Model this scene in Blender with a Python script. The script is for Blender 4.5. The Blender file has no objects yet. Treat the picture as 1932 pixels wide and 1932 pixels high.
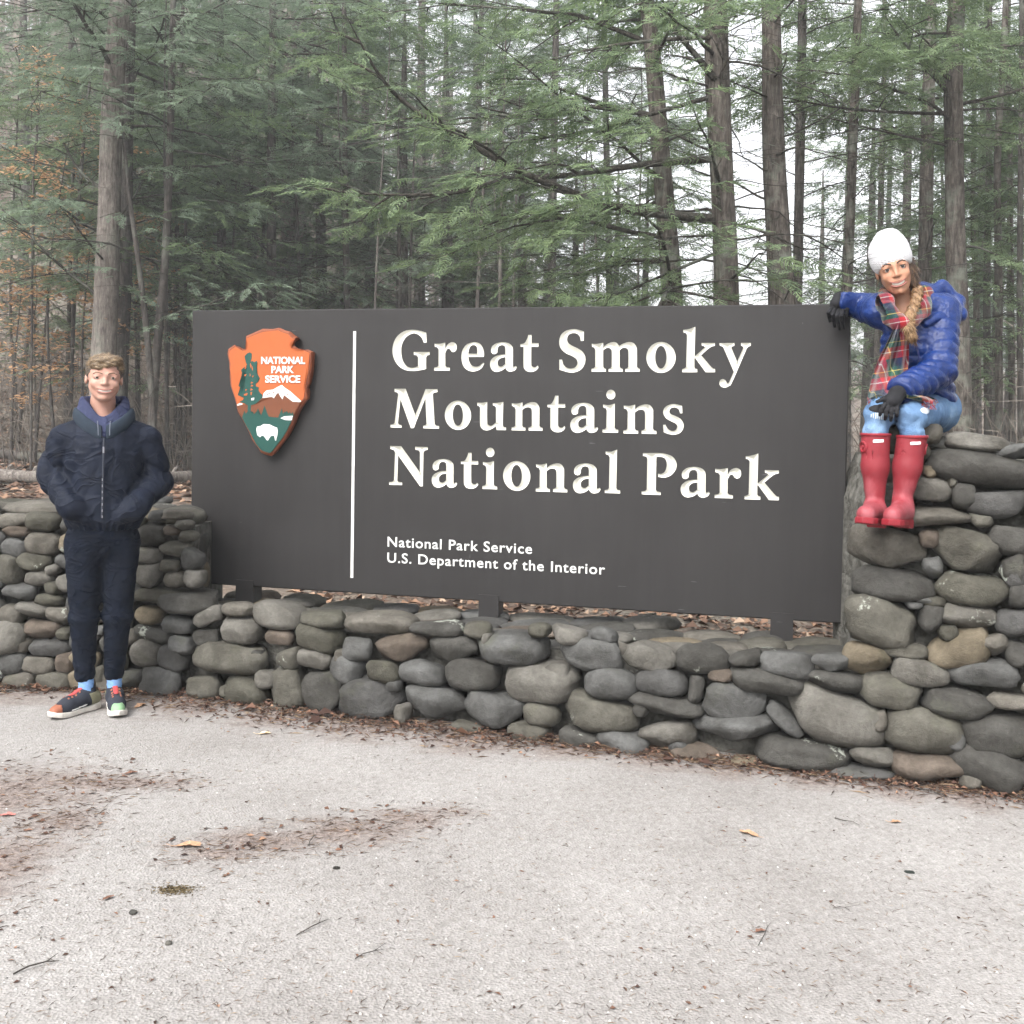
import bpy, bmesh, math, random
import numpy as np
from mathutils import Vector, Matrix, noise as mnoise
from mathutils.geometry import delaunay_2d_cdt
R = math.radians
sc = bpy.context.scene
col = sc.collection

# ---------------------------------------------------------------- camera
CAM_H, FPX, PPX, PPY, ROLL = 1.48, 1980.0, 966.0, 848.0, 0.0165
PITCH = math.atan(64.0 / FPX)
camd = bpy.data.cameras.new('camera'); cam = bpy.data.objects.new('camera', camd); col.objects.link(cam)
camd.sensor_width = 36.0; camd.lens = 36.0 * FPX / 1932.0
camd.shift_y = -(966.0 - PPY) / 1932.0
camd.clip_start = 0.05; camd.clip_end = 2000.0
CF = Vector((0, math.cos(PITCH), -math.sin(PITCH)))
CU0 = Vector((0, math.sin(PITCH), math.cos(PITCH)))
CR = Vector((1, 0, 0)) * math.cos(ROLL) + CU0 * math.sin(ROLL)
CU = Vector((-1, 0, 0)) * math.sin(ROLL) + CU0 * math.cos(ROLL)
CO = Vector((0, 0, CAM_H))
cam.matrix_world = Matrix(((CR.x, CU.x, -CF.x, CO.x), (CR.y, CU.y, -CF.y, CO.y), (CR.z, CU.z, -CF.z, CO.z), (0, 0, 0, 1)))
sc.camera = cam

# ---------------------------------------------------------------- sky, sun, exposure (overcast)
w = bpy.data.worlds.new('World'); sc.world = w; w.use_nodes = True
nt = w.node_tree; bg = nt.nodes['Background']
sky = nt.nodes.new('ShaderNodeTexSky'); sky.sky_type = 'NISHITA'; sky.sun_disc = False
SUN_EL, SUN_AZ = 47.0, 212.0
sky.sun_elevation = R(SUN_EL); sky.sun_rotation = R(SUN_AZ)
sky.dust_density = 4.0; sky.ozone_density = 1.0
hs = nt.nodes.new('ShaderNodeHueSaturation'); hs.inputs['Saturation'].default_value = 0.14
nt.links.new(sky.outputs[0], hs.inputs['Color']); nt.links.new(hs.outputs[0], bg.inputs[0])
bg.inputs[1].default_value = 0.15
sund = bpy.data.lights.new('sun', 'SUN'); sun = bpy.data.objects.new('sun', sund); col.objects.link(sun)
sund.energy = 1.5; sund.angle = R(30); sund.color = (1.0, 0.97, 0.93)
sdir = Vector((math.sin(R(SUN_AZ)) * math.cos(R(SUN_EL)), math.cos(R(SUN_AZ)) * math.cos(R(SUN_EL)), math.sin(R(SUN_EL))))
sun.rotation_euler = sdir.to_track_quat('Z', 'Y').to_euler(); sun.location = (0, 0, 40)
sc.view_settings.view_transform = 'Standard'; sc.view_settings.look = 'None'
sc.view_settings.gamma = 1.0; sc.view_settings.use_curve_mapping = False
sc.view_settings.exposure = 1.48
cy = sc.cycles
cy.use_denoising = True; cy.max_bounces = 8; cy.diffuse_bounces = 4; cy.glossy_bounces = 2
cy.transmission_bounces = 5; cy.transparent_max_bounces = 6; cy.volume_bounces = 1
cy.use_adaptive_sampling = True; cy.adaptive_threshold = 0.04
try: cy.denoiser = 'OPENIMAGEDENOISE'; cy.denoising_prefilter = 'ACCURATE'
except Exception: pass

# ---------------------------------------------------------------- pixel -> place helpers (1932-wide frame)
def ray(x, y):
    return CF + CR * ((x - PPX) / FPX) - CU * ((y - PPY) / FPX)
def at_z(x, y, z=0.0):
    d = ray(x, y); return CO + d * ((z - CO.z) / d.z)
def at_y(x, y, Y):
    d = ray(x, y); return CO + d * (Y / d.y)
def px_of(p):
    d = Vector(p) - CO; z = d.dot(CF)
    return (PPX + FPX * d.dot(CR) / z, PPY - FPX * d.dot(CU) / z)

# ---------------------------------------------------------------- mesh helpers
def mesh(name, V, F, smooth=True):
    me = bpy.data.meshes.new(name)
    V = np.asarray(V, dtype=np.float32).reshape(-1, 3)
    if isinstance(F, np.ndarray) and F.ndim == 2:
        n, k = F.shape
        me.vertices.add(len(V)); me.vertices.foreach_set('co', V.ravel())
        me.loops.add(n * k); me.loops.foreach_set('vertex_index', F.astype(np.int32).ravel())
        me.polygons.add(n)
        me.polygons.foreach_set('loop_start', np.arange(0, n * k, k, dtype=np.int32))
        me.polygons.foreach_set('loop_total', np.full(n, k, dtype=np.int32))
        me.update(calc_edges=True); me.validate()
    else:
        me.from_pydata([tuple(v) for v in V], [], [tuple(f) for f in F]); me.update()
    if len(me.polygons):
        me.polygons.foreach_set('use_smooth', np.full(len(me.polygons), bool(smooth)))
    return me
def obj(name, me, mat=None, parent=None):
    o = bpy.data.objects.new(name, me); col.objects.link(o)
    if mat is not None and me is not None and not len(me.materials): me.materials.append(mat)
    if parent is not None: o.parent = parent
    return o
def tag(o, label=None, cat=None, group=None, kind=None):
    if label: o['label'] = label
    if cat: o['category'] = cat
    if group: o['group'] = group
    if kind: o['kind'] = kind
    return o
def thing(name, label, cat, loc=(0, 0, 0), rz=0.0, group=None):
    o = bpy.data.objects.new(name, None); col.objects.link(o)
    o.location = loc; o.rotation_euler = (0, 0, rz); o.empty_display_size = 0.2
    return tag(o, label, cat, group)
class MB:
    def __init__(s): s.V = []; s.F = []
    def box(s, c, d, rot=None, bev=0):
        n = len(s.V)
        for sx, sy, sz in ((-1,-1,-1),(1,-1,-1),(1,1,-1),(-1,1,-1),(-1,-1,1),(1,-1,1),(1,1,1),(-1,1,1)):
            v = Vector((sx*d[0]/2, sy*d[1]/2, sz*d[2]/2))
            if rot is not None: v = rot @ v
            s.V.append(tuple(v + Vector(c)))
        for f in ((0,3,2,1),(4,5,6,7),(0,1,5,4),(1,2,6,5),(2,3,7,6),(3,0,4,7)): s.F.append(tuple(n+i for i in f))
        return s
    def tube(s, pts, rad, k=6, cap=True):
        pts = [Vector(p) for p in pts]; n0 = len(s.V); m = len(pts)
        if not hasattr(rad, '__len__'): rad = [rad]*m
        t = (pts[1]-pts[0]).normalized()
        a = t.orthogonal().normalized()
        for i in range(m):
            t = (pts[min(i+1,m-1)]-pts[max(i-1,0)])
            t = t.normalized() if t.length > 1e-9 else Vector((0,0,1))
            a = (a - t*a.dot(t))
            a = a.normalized() if a.length > 1e-6 else t.orthogonal().normalized()
            b = t.cross(a)
            for j in range(k):
                th = 2*math.pi*j/k
                s.V.append(tuple(pts[i] + (a*math.cos(th)+b*math.sin(th))*rad[i]))
        for i in range(m-1):
            for j in range(k):
                q = n0+i*k; s.F.append((q+j, q+(j+1)%k, q+k+(j+1)%k, q+k+j))
        if cap:
            s.F.append(tuple(n0+j for j in reversed(range(k)))); s.F.append(tuple(n0+(m-1)*k+j for j in range(k)))
        return s
    def build(s, name, mat, parent=None, smooth=False):
        return obj(name, mesh(name, s.V, s.F, smooth), mat, parent)

# ---------------------------------------------------------------- material helpers
class NT:
    def __init__(s, name):
        s.m = bpy.data.materials.new(name); s.m.use_nodes = True
        s.t = s.m.node_tree; s.b = s.t.nodes['Principled BSDF']; s.out = s.t.nodes['Material Output']
    def n(s, typ, **kw):
        nd = s.t.nodes.new(typ)
        for k, v in kw.items(): setattr(nd, k, v)
        return nd
    def l(s, a, b): s.t.links.new(a, b)
    def coord(s, which='Object'):
        return s.n('ShaderNodeTexCoord').outputs[which]
    def noise(s, vec, scale, detail=4, rough=0.55, dist=0.0):
        nd = s.n('ShaderNodeTexNoise'); nd.inputs['Scale'].default_value = scale; nd.inputs['Detail'].default_value = detail
        nd.inputs['Roughness'].default_value = rough; nd.inputs['Distortion'].default_value = dist
        if vec is not None: s.l(vec, nd.inputs['Vector'])
        return nd.outputs['Fac']
    def ramp(s, fac, stops, interp='LINEAR'):
        nd = s.n('ShaderNodeValToRGB'); cr = nd.color_ramp; cr.interpolation = interp
        while len(cr.elements) < len(stops): cr.elements.new(0.5)
        for e, (p, c) in zip(cr.elements, stops):
            e.position = p; e.color = (*c, 1) if len(c) == 3 else c
        s.l(fac, nd.inputs['Fac']); return nd.outputs['Color']
    def mix(s, fac, a, b, mode='MIX'):
        nd = s.n('ShaderNodeMix', data_type='RGBA', blend_type=mode)
        for val, idx in ((fac, 0), (a, 6), (b, 7)):
            if hasattr(val, 'is_linked'): s.l(val, nd.inputs[idx])
            elif idx == 0: nd.inputs[0].default_value = val
            else: nd.inputs[idx].default_value = (*val, 1)
        return nd.outputs[2]
    def math(s, op, a, b=0.0, clamp=False):
        nd = s.n('ShaderNodeMath', operation=op); nd.use_clamp = clamp
        for i, v in enumerate((a, b)):
            if hasattr(v, 'is_linked'): s.l(v, nd.inputs[i])
            else: nd.inputs[i].default_value = v
        return nd.outputs[0]
    def mapping(s, vec, scale=(1,1,1), rot=(0,0,0), loc=(0,0,0)):
        nd = s.n('ShaderNodeMapping'); nd.inputs['Scale'].default_value = scale
        nd.inputs['Rotation'].default_value = rot; nd.inputs['Location'].default_value = loc
        s.l(vec, nd.inputs['Vector']); return nd.outputs[0]
    def bump(s, h, strength=0.5, dist=0.01):
        nd = s.n('ShaderNodeBump'); nd.inputs['Strength'].default_value = strength; nd.inputs['Distance'].default_value = dist
        s.l(h, nd.inputs['Height']); s.l(nd.outputs[0], s.b.inputs['Normal'])
    def base(s, c):
        if hasattr(c, 'is_linked'): s.l(c, s.b.inputs['Base Color'])
        else: s.b.inputs['Base Color'].default_value = (*c, 1)
        return s
    def rough(s, r, spec=0.4):
        if hasattr(r, 'is_linked'): s.l(r, s.b.inputs['Roughness'])
        else: s.b.inputs['Roughness'].default_value = r
        s.b.inputs['Specular IOR Level'].default_value = spec; return s
def plain(name, c, rough=0.6, spec=0.35, var=0.0, scale=20.0):
    t = NT(name)
    if var:
        f = t.noise(t.coord(), scale, 4)
        t.base(t.ramp(f, [(0.3, tuple(x*(1-var) for x in c)), (0.7, tuple(min(1, x*(1+var)) for x in c))]))
    else: t.base(c)
    t.rough(rough, spec); return t.m
def catmull(P, n=8, closed=False):
    P = [np.array(p, float) for p in P]; out = []; m = len(P)
    for i in range(m if closed else m-1):
        p1, p2 = P[i], P[(i+1) % m]
        p0 = P[(i-1) % m] if (closed or i > 0) else 2*p1-p2
        p3 = P[(i+2) % m] if (closed or i+2 < m) else 2*p2-p1
        for k in range(n):
            t = k/n
            out.append(0.5*((2*p1)+(-p0+p2)*t+(2*p0-5*p1+4*p2-p3)*t*t+(-p0+3*p1-3*p2+p3)*t**3))
    if not closed: out.append(P[-1])
    return out
# ================================================================ GROUND
rng = random.Random(7)
def smooth01(t):
    t = np.clip(t, 0, 1); return t*t*(3-2*t)
def terrain(X, Y):
    X = np.asarray(X, float); Y = np.asarray(Y, float)
    left = smooth01((6.0 - X - 0.12*(Y-20)) / 16.0)
    h = left * (smooth01((Y-20)/60.0) * 26.0)
    h = h + smooth01((Y-55)/60.0) * 7.0
    h = h + 0.10*np.sin(X*0.5+1.0)*np.sin(Y*0.37)*smooth01((Y-7.5)/6)
    h = h + 0.5*smooth01((Y-9)/10)*np.clip(0.4-0.05*X, 0, 1)
    return h

def ground_mat():
    t = NT('leaf_litter_ground'); c = t.coord()
    n1 = t.noise(c, 0.7, 6); n2 = t.noise(c, 22, 6, 0.65)
    a = t.ramp(n2, [(0.28, (0.05, 0.04, 0.034)), (0.5, (0.13, 0.10, 0.08)), (0.62, (0.22, 0.165, 0.13)), (0.75, (0.30, 0.24, 0.20))])
    b = t.ramp(n2, [(0.3, (0.07, 0.06, 0.05)), (0.6, (0.20, 0.18, 0.15)), (0.8, (0.30, 0.28, 0.25))])
    t.base(t.mix(t.ramp(n1, [(0.42, (0,0,0)), (0.6, (1,1,1))]), a, b)); t.rough(0.95, 0.1)
    t.bump(n2, 0.8, 0.03); return t.m
# one sheet to the horizon
gx = np.concatenate([np.linspace(-600, -90, 12), np.linspace(-80, 80, 90), np.linspace(90, 600, 12)])
gy = np.concatenate([np.linspace(-300, -30, 8), np.linspace(-20, 110, 110), np.linspace(130, 900, 14)])
GX, GY = np.meshgrid(gx, gy); GZ = terrain(GX, GY)
nxg, nyg = len(gx), len(gy)
ii = (np.arange(nyg-1)[:, None]*nxg + np.arange(nxg-1)[None, :]).ravel()
obj_g = obj('forest_floor', mesh('forest_floor', np.stack([GX, GY, GZ], -1).reshape(-1, 3), np.stack([ii, ii+1, ii+nxg+1, ii+nxg], 1)), ground_mat())
tag(obj_g, kind='structure')

# wall front line from its foot in the picture
BASE_PX = [(-420,1296),(-200,1297),(0,1300),(150,1305),(300,1313),(450,1331),(600,1352),(800,1376),(1000,1397),(1150,1418),(1300,1434),(1450,1452),(1600,1470),(1750,1487),(1900,1505),(2060,1524),(2300,1552)]
BASE = [at_z(x, y) for x, y in BASE_PX]
BX = np.array([p.x for p in BASE]); BY = np.array([p.y for p in BASE])
def front(X): return float(np.interp(X, BX, BY))

def pave_mat():
    t = NT('pale_gravel_pavement'); c = t.coord()
    fine = t.noise(c, 150, 3, 0.7); mid = t.noise(c, 40, 5, 0.65); big = t.noise(c, 0.9, 5, 0.6); streak = t.noise(t.mapping(c, (1, 2.4, 1), (0, 0, 0.25)), 5.0, 6, 0.7)
    vor = t.n('ShaderNodeTexVoronoi'); vor.inputs['Scale'].default_value = 110; t.l(c, vor.inputs['Vector'])
    stone = t.ramp(vor.outputs['Color'], [(0.05, (0.262, 0.257, 0.251)), (0.5, (0.298, 0.292, 0.286)), (0.95, (0.35, 0.343, 0.336))])
    pit = t.ramp(fine, [(0.32, (0.78, 0.76, 0.74)), (0.46, (1, 1, 1))])
    a = t.mix(1.0, stone, pit, 'MULTIPLY')
    a = t.mix(1.0, a, t.ramp(mid, [(0.3, (0.80, 0.78, 0.76)), (0.7, (1.08, 1.06, 1.05))]), 'MULTIPLY')
    a = t.mix(1.0, a, t.ramp(big, [(0.32, (0.80, 0.785, 0.775)), (0.68, (1.08, 1.08, 1.08))]), 'MULTIPLY')
    # dirt blown against the wall and the needle patches of the pavement itself
    geo = t.n('ShaderNodeNewGeometry'); sep = t.n('ShaderNodeSeparateXYZ'); t.l(geo.outputs['Position'], sep.inputs[0])
    X, Y = sep.outputs[0], sep.outputs[1]
    def blob(cx, cy, rx, ry, rot=0.0):
        mp = t.n('ShaderNodeMapping'); mp.vector_type = 'TEXTURE'
        mp.inputs['Location'].default_value = (cx, cy, 0); mp.inputs['Rotation'].default_value = (0, 0, rot); mp.inputs['Scale'].default_value = (rx, ry, 1000)
        t.l(geo.outputs['Position'], mp.inputs['Vector'])
        ln = t.n('ShaderNodeVectorMath', operation='LENGTH'); t.l(mp.outputs[0], ln.inputs[0])
        d = t.math('SUBTRACT', 1.0, ln.outputs['Value'])
        d = t.math('ADD', d, t.math('MULTIPLY', t.math('SUBTRACT', streak, 0.5), 1.9))
        return t.math('MULTIPLY', d, 1.25, True)
    dirt = None
    for b in DIRT:
        v = blob(*b); dirt = v if dirt is None else t.math('MAXIMUM', dirt, v)
    dcol = t.ramp(t.noise(c, 60, 4, 0.7), [(0.3, (0.075, 0.056, 0.050)), (0.5, (0.165, 0.130, 0.115)), (0.7, (0.30, 0.25, 0.225))])
    a = t.mix(t.math('MULTIPLY', dirt, 0.85), a, dcol)
    t.base(a); t.rough(0.9, 0.2)
    t.bump(t.math('ADD', t.math('MULTIPLY', fine, 0.6), vor.outputs['Distance']), 0.6, 0.006)
    return t.m
def gp(x, y): p = at_z(x, y); return p.x, p.y
DIRT = []
def dirt_px(x, y, rx, ry, rot=0.0):
    X, Y = gp(x, y); DIRT.append((X, Y, rx, ry, rot))
dirt_px(20, 1500, 0.46, 0.42); dirt_px(120, 1478, 0.60, 0.17, 0.0); dirt_px(250, 1478, 0.35, 0.09); dirt_px(-10, 1640, 0.24, 0.6); dirt_px(120, 1550, 0.2, 0.2)
dirt_px(500, 1590, 0.42, 0.16, 0.3); dirt_px(650, 1572, 0.36, 0.19, 0.2); dirt_px(770, 1545, 0.30, 0.13, 0.2); dirt_px(420, 1612, 0.20, 0.11)
for i in range(len(BASE_PX)-1):
    x0, y0 = BASE_PX[i]; x1, y1 = BASE_PX[i+1]
    a, b = BASE[i], BASE[i+1]
    DIRT.append(((a.x+b.x)/2, (a.y+b.y)/2-0.06, (b-a).length*0.75, 0.34 if x0 < 900 else 0.2, math.atan2(b.y-a.y, b.x-a.x)))
pv = [(-60, -40), (60, -40)] + [(60, BASE[-1].y-2)] + [(float(BX[i]), float(BY[i])+0.16) for i in reversed(range(len(BX)))] + [(-60, 9.0)]
bm = bmesh.new(); f = bm.faces.new([bm.verts.new((x, y, 0.006)) for x, y in pv]); bmesh.ops.triangulate(bm, faces=[f])
me = bpy.data.meshes.new('pavement'); bm.to_mesh(me); bm.free()
# keep the sheet clear of the terrain below it
pave = obj('pavement', me, pave_mat()); tag(pave, kind='structure')

# ================================================================ STONE WALL
def stone_mat():
    t = NT('river_stone'); oi = t.n('ShaderNodeObjectInfo'); c = t.coord()
    off = t.n('ShaderNodeVectorMath', operation='SCALE'); off.inputs['Scale'].default_value = 37.0
    cv = t.n('ShaderNodeCombineXYZ'); t.l(oi.outputs['Random'], cv.inputs[0]); t.l(oi.outputs['Random'], cv.inputs[1]); t.l(cv.outputs[0], off.inputs[0])
    geo = t.n('ShaderNodeNewGeometry')
    ad = t.n('ShaderNodeVectorMath', operation='ADD'); t.l(geo.outputs['Position'], ad.inputs[0]); t.l(off.outputs[0], ad.inputs[1]); v = ad.outputs[0]
    tone = t.ramp(oi.outputs['Random'], [(0.0, (0.050, 0.049, 0.046)), (0.18, (0.078, 0.075, 0.065)), (0.36, (0.104, 0.100, 0.092)), (0.50, (0.062, 0.060, 0.050)), (0.60, (0.074, 0.075, 0.075)), (0.72, (0.094, 0.088, 0.078)), (0.84, (0.092, 0.076, 0.064)), (0.90, (0.060, 0.060, 0.060)), (0.95, (0.125, 0.106, 0.078))], 'CONSTANT')
    n1 = t.noise(v, 6, 5, 0.6); n2 = t.noise(v, 42, 6, 0.7); n3 = t.noise(v, 160, 3, 0.7)
    a = t.mix(1.0, tone, t.ramp(n1, [(0.30, (0.55, 0.53, 0.49)), (0.70, (1.42, 1.40, 1.36))]), 'MULTIPLY')
    a = t.mix(1.0, a, t.ramp(n2, [(0.3, (0.78, 0.78, 0.78)), (0.7, (1.20, 1.20, 1.20))]), 'MULTIPLY')
    moss = t.ramp(t.noise(v, 4.3, 5, 0.7), [(0.58, (0,0,0)), (0.75, (0.4,0.4,0.4))])
    a = t.mix(moss, a, (0.088, 0.092, 0.058))
    lich = t.ramp(t.math('ADD', t.noise(v, 3.2, 2, 0.5), t.math('MULTIPLY', t.math('SUBTRACT', n2, 0.5), 0.35)), [(0.70, (0,0,0)), (0.725, (1,1,1))])
    a = t.mix(t.math('MULTIPLY', lich, 0.8), a, (0.36, 0.38, 0.33))
    t.base(a); t.rough(0.82, 0.2)
    t.bump(t.math('ADD', t.math('ADD', n2, t.math('MULTIPLY', n3, 0.4)), t.math('MULTIPLY', n1, 1.5)), 0.7, 0.014)
    return t.m
STONE = stone_mat()
t_ = NT('wall_core'); v_ = t_.coord(); t_.base(t_.ramp(t_.noise(v_, 18, 5), [(0.3, (0.05, 0.048, 0.042)), (0.7, (0.15, 0.145, 0.13))])); t_.rough(0.95, 0.1); t_.bump(t_.noise(v_, 30, 5), 0.8, 0.03)
CORE = t_.m
# boulder shapes (unit radius, shared)
def boulder(seed, flat=0.0, facet=0, sub=3):
    r_ = random.Random(seed); bm = bmesh.new(); bmesh.ops.create_icosphere(bm, subdivisions=sub, radius=1.0)
    off = Vector((r_.uniform(-50, 50), r_.uniform(-50, 50), r_.uniform(-50, 50)))
    planes = []
    for k in range(facet):
        d = Vector((r_.gauss(0, 1), r_.gauss(0, 1), r_.gauss(0, 1))).normalized(); planes.append((d, r_.uniform(0.60, 0.84)))
    planes.append((Vector((r_.uniform(-.35, .35), -1, r_.uniform(-.3, .35))).normalized(), r_.uniform(.76, .9)))
    planes.append((Vector((r_.uniform(-.3, .3), r_.uniform(-.2, .2), 1)).normalized(), r_.uniform(.70, .9)))
    p = r_.uniform(2.05, 2.75)
    for v in bm.verts:
        n = v.co.normalized()
        l = (abs(n.x)**p + abs(n.y)**p + abs(n.z)**p) ** (-1/p)
        q = n * l * 0.97
        for d, h in planes:
            e = q.dot(d) - h
            if e > 0: q = q - d * e * 0.9
        q = q * (1 + 0.15*mnoise.noise(n*1.2+off) + 0.07*mnoise.noise(n*2.9+off) + 0.028*mnoise.noise(n*7.5+off))
        # egg: one end fuller
        q.z *= 1 + 0.14*q.x*math.sin(seed*1.7)
        v.co = q
    me = bpy.data.meshes.new('stone'); bm.to_mesh(me); bm.free()
    me.polygons.foreach_set('use_smooth', np.ones(len(me.polygons), bool)); me.materials.append(STONE)
    return me
ROUND = [boulder(i, facet=(0, 2, 1, 3)[i % 4]) for i in range(12)]
ANG = [boulder(40+i, facet=6) for i in range(6)]
SLAB = [boulder(60+i, facet=3, sub=2) for i in range(6)]

wall = thing('stone_wall', 'curved wall of stacked rounded grey river stones under and beside the sign', 'stone wall', (0, 0, 0))
LOW_Z = 0.47; THICK = 0.85
def set_stone(c, dims, tilt=0.0, yaw=0.0, kind='r', r_=rng, roll=0.0):
    me = (ROUND if kind == 'r' else ANG if kind == 'a' else SLAB)[r_.randrange(6 if kind != 'r' else 12)]
    o = obj('stone', me, None, wall)
    sx = r_.choice((-1, 1)); 
    o.location = c; o.scale = (dims[0]/2*sx, dims[1]/2, dims[2]/2)
    o.rotation_euler = (roll, tilt, yaw)
    return o
def wall_hit(x, y, lo=-0.4):
    """pixel -> point on the battered wall face"""
    d = ray(x, y); k = 4.9
    for _ in range(12):
        p = CO + d*k
        k = (front(p.x) + 0.10*max(p.z, 0)) / d.y
    return CO + d*k
def px_stone(x, y, wp, hp, ang=0.0, kind='r', back=0.0):
    p = wall_hit(x, y); k = p.y/FPX
    W, H = wp*k*1.10, hp*k*1.17
    D = min(max(0.75*W, 1.1*H, 0.12), 0.42)
    dy = (front(p.x+0.2)-front(p.x-0.2))/0.4; yaw = math.atan(dy)
    p = p + Vector((0, D*0.30+back, 0))
    o = set_stone(p, (W, D, H), R(ang), yaw+rng.uniform(-.06, .06), kind)
    return o
def C6(x, y): return (300+x/1.932)*.8, (1300+y/1.932)*.8
def C7(x, y): return (1200+x/1.589)*.8, (1350+y/1.589)*.8
def C8(x, y): return (1900+x/3.513)*.8, (950+y/3.513)*.8
def C2(x, y): return (x/3.513)*.8, (1200+y/3.513)*.8
S6 = [(275,240,310,100,0),(140,205,240,65,0),(500,270,160,62,0),(690,300,250,120,5),(895,315,210,80,0),(1150,345,350,105,-3),(1415,360,240,65,0),(1600,362,130,78,0),(1880,365,100,62,0),
 (95,295,130,80,0),(225,340,160,80,0),(365,305,160,90,-25),(515,370,205,120,0),(690,400,140,80,0),(870,400,230,125,10),(1055,450,150,115,0),(1250,450,250,130,-15,'a'),(1485,455,220,130,-5,'a'),(1760,455,320,145,0),
 (110,385,170,100,5),(245,430,110,90,0),(360,400,130,75,0),(485,495,400,140,3),(735,495,105,95,0),(850,500,170,100,5),(1005,545,170,135,20),(1165,550,160,100,0),(1345,565,220,110,3),(1580,570,230,150,0),
 (80,470,150,125,0),(205,495,145,110,20),(155,605,215,150,0),(350,625,170,110,-5),(535,650,220,140,10),(630,590,100,85,0),(730,635,200,190,-10,'a'),(895,650,190,190,-15,'a'),(1110,680,310,190,-10,'a'),(1255,745,80,90,0),(1400,700,290,150,5,'a'),(1680,730,270,160,15),
 (1165,800,160,50,0),(1830,835,200,90,0),(950,785,120,50,0),(690,735,120,60,0),(1550,812,140,50,0),(1960,560,120,90,0),(450,640,60,60,0),(1640,400,60,70,0),(590,480,60,60,0),(1215,620,70,60,0),(970,480,60,60,0)]
S7 = [(228,240,135,70,0),(360,240,100,60,5),(325,310,260,130,5,'a'),(535,325,195,100,10,'a'),(735,330,195,110,0),(890,325,120,70,-10,'a'),(1050,350,200,100,0),(1220,345,140,70,0,'a'),
 (130,425,290,150,-3),(390,425,200,115,0),(580,420,195,100,0),(710,440,65,110,5),(990,415,290,95,3),(1230,415,210,90,5,'a'),(800,390,90,50,0),(855,495,230,150,3,'a'),
 (125,540,140,85,0),(345,540,290,130,5),(605,510,270,95,3),(1045,560,175,62,42),(1245,550,380,200,12),(870,595,310,100,-5,'a'),(600,620,210,120,-10,'a'),
 (270,630,150,70,0),(440,650,200,110,10,'a'),(715,690,190,100,0,'a'),(895,722,100,42,0),(1110,690,380,120,3),(1375,700,150,80,0),(1330,765,230,60,0),(500,520,60,50,0),(640,660,70,60,0),(1180,480,60,60,0),
 (1420,185,335,180,12,'a'),(1755,70,250,120,3),(1735,170,200,110,8),(1600,170,80,110,20),(1610,112,100,42,0),(1530,125,70,30,0),(1360,330,170,130,5,'a'),(1500,300,160,55,0),(1700,290,230,165,-20,'a'),(1560,380,190,110,5),(1450,455,215,130,5),
 (1825,275,110,85,-20,'a'),(1905,190,130,95,-10),(1920,310,80,95,0),(1800,390,250,120,0),(1705,495,290,110,8,'a'),(1890,490,150,60,0),(1580,605,290,165,3),(1850,620,250,165,0),(1590,740,270,110,0,'a'),(1830,740,290,155,20),(1745,790,80,50,0),(1905,20,90,80,0),(2040,480,170,100,0),(2060,640,180,150,0),(2040,330,160,120,0),(2050,180,170,130,0),(1660,230,70,60,0),(1400,560,60,80,0),(1690,640,60,70,0)]
S8 = [(715,1215,590,350,10,'a'),(785,1520,660,270,3),(1380,1240,540,370,15,'a'),(1080,1370,150,190,-10),(1050,1130,160,150,0),(970,955,860,190,0,'a'),(1000,720,510,250,3),(1345,770,175,215,0),(1650,840,480,230,0),(1510,550,880,280,8),(1050,570,120,110,0),
 (1475,330,500,150,5),(1760,400,320,130,-15,'a'),(1060,250,170,160,0),(930,430,230,200,0),(1730,1140,310,240,10),(1760,1380,160,240,0),(1800,1600,150,200,0),(780,560,200,220,0),(800,300,260,240,0),(1980,330,300,140,0),(2050,820,330,260,0),(2060,1100,320,260,0),(1480,980,180,110,0),(1010,1640,160,70,0),(2100,540,300,260,0),(2080,1400,320,260,0),(700,800,260,220,0),(1240,660,90,90,0)]
S2 = [(110,95,270,115,-10),(320,110,280,150,5),(1300,60,170,90,0),(1440,52,300,85,0),(1520,135,150,100,0),(140,185,270,95,-3,'a'),(330,295,300,190,8),(110,330,240,160,10),(1250,220,250,210,10,'a'),(1420,185,120,75,0),(1440,325,270,150,3,'a'),
 (265,440,290,150,3),(425,510,120,100,-5,'a'),(60,500,260,260,5),(310,580,250,120,0),(1210,390,240,130,0),(1410,475,190,105,0),(1230,555,240,210,0),(1440,590,190,130,0),(150,690,290,145,-5,'a'),(430,660,140,110,0),(390,760,240,100,3),(60,890,230,170,0),(260,840,290,145,0),(470,890,200,170,0),
 (330,1010,310,170,3),(100,1010,170,130,0),(520,1040,140,100,0),(135,1130,230,140,0),(390,1170,350,165,0),(90,1290,250,190,0),(310,1305,260,160,5),(530,1280,180,170,0),(145,1430,260,135,0),(440,1450,320,195,0),(1080,1420,220,190,0),(830,900,110,90,0),(830,1010,100,90,0),(840,1380,130,170,0),
 (700,120,420,150,0),(1050,110,300,150,0),(600,290,260,170,0),(860,300,280,190,0),(1060,330,180,160,0),(560,450,220,150,0),(780,480,260,170,0),(1010,520,240,170,0),(590,620,240,150,0),(830,660,260,160,0),(1060,690,220,140,0),(640,790,220,150,0),(960,800,200,140,0),(690,950,230,140,0),(990,930,220,150,0),(680,1110,240,150,0),(930,1130,220,160,0),(1060,1060,160,130,0),(680,1270,240,160,0),(960,1270,220,160,0),(670,1430,240,170,0),(900,1450,220,160,0),(-120,100,260,130,0),(-100,260,260,160,0),(-130,440,280,170,0),(-110,640,270,170,0),(-120,830,270,170,0),(-110,1010,260,160,0),(-130,1180,280,170,0),(-110,1370,270,180,0),(1550,230,150,90,0),(1590,420,160,170,0),(1600,580,170,150,0)]
WING_TOP = {}
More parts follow.
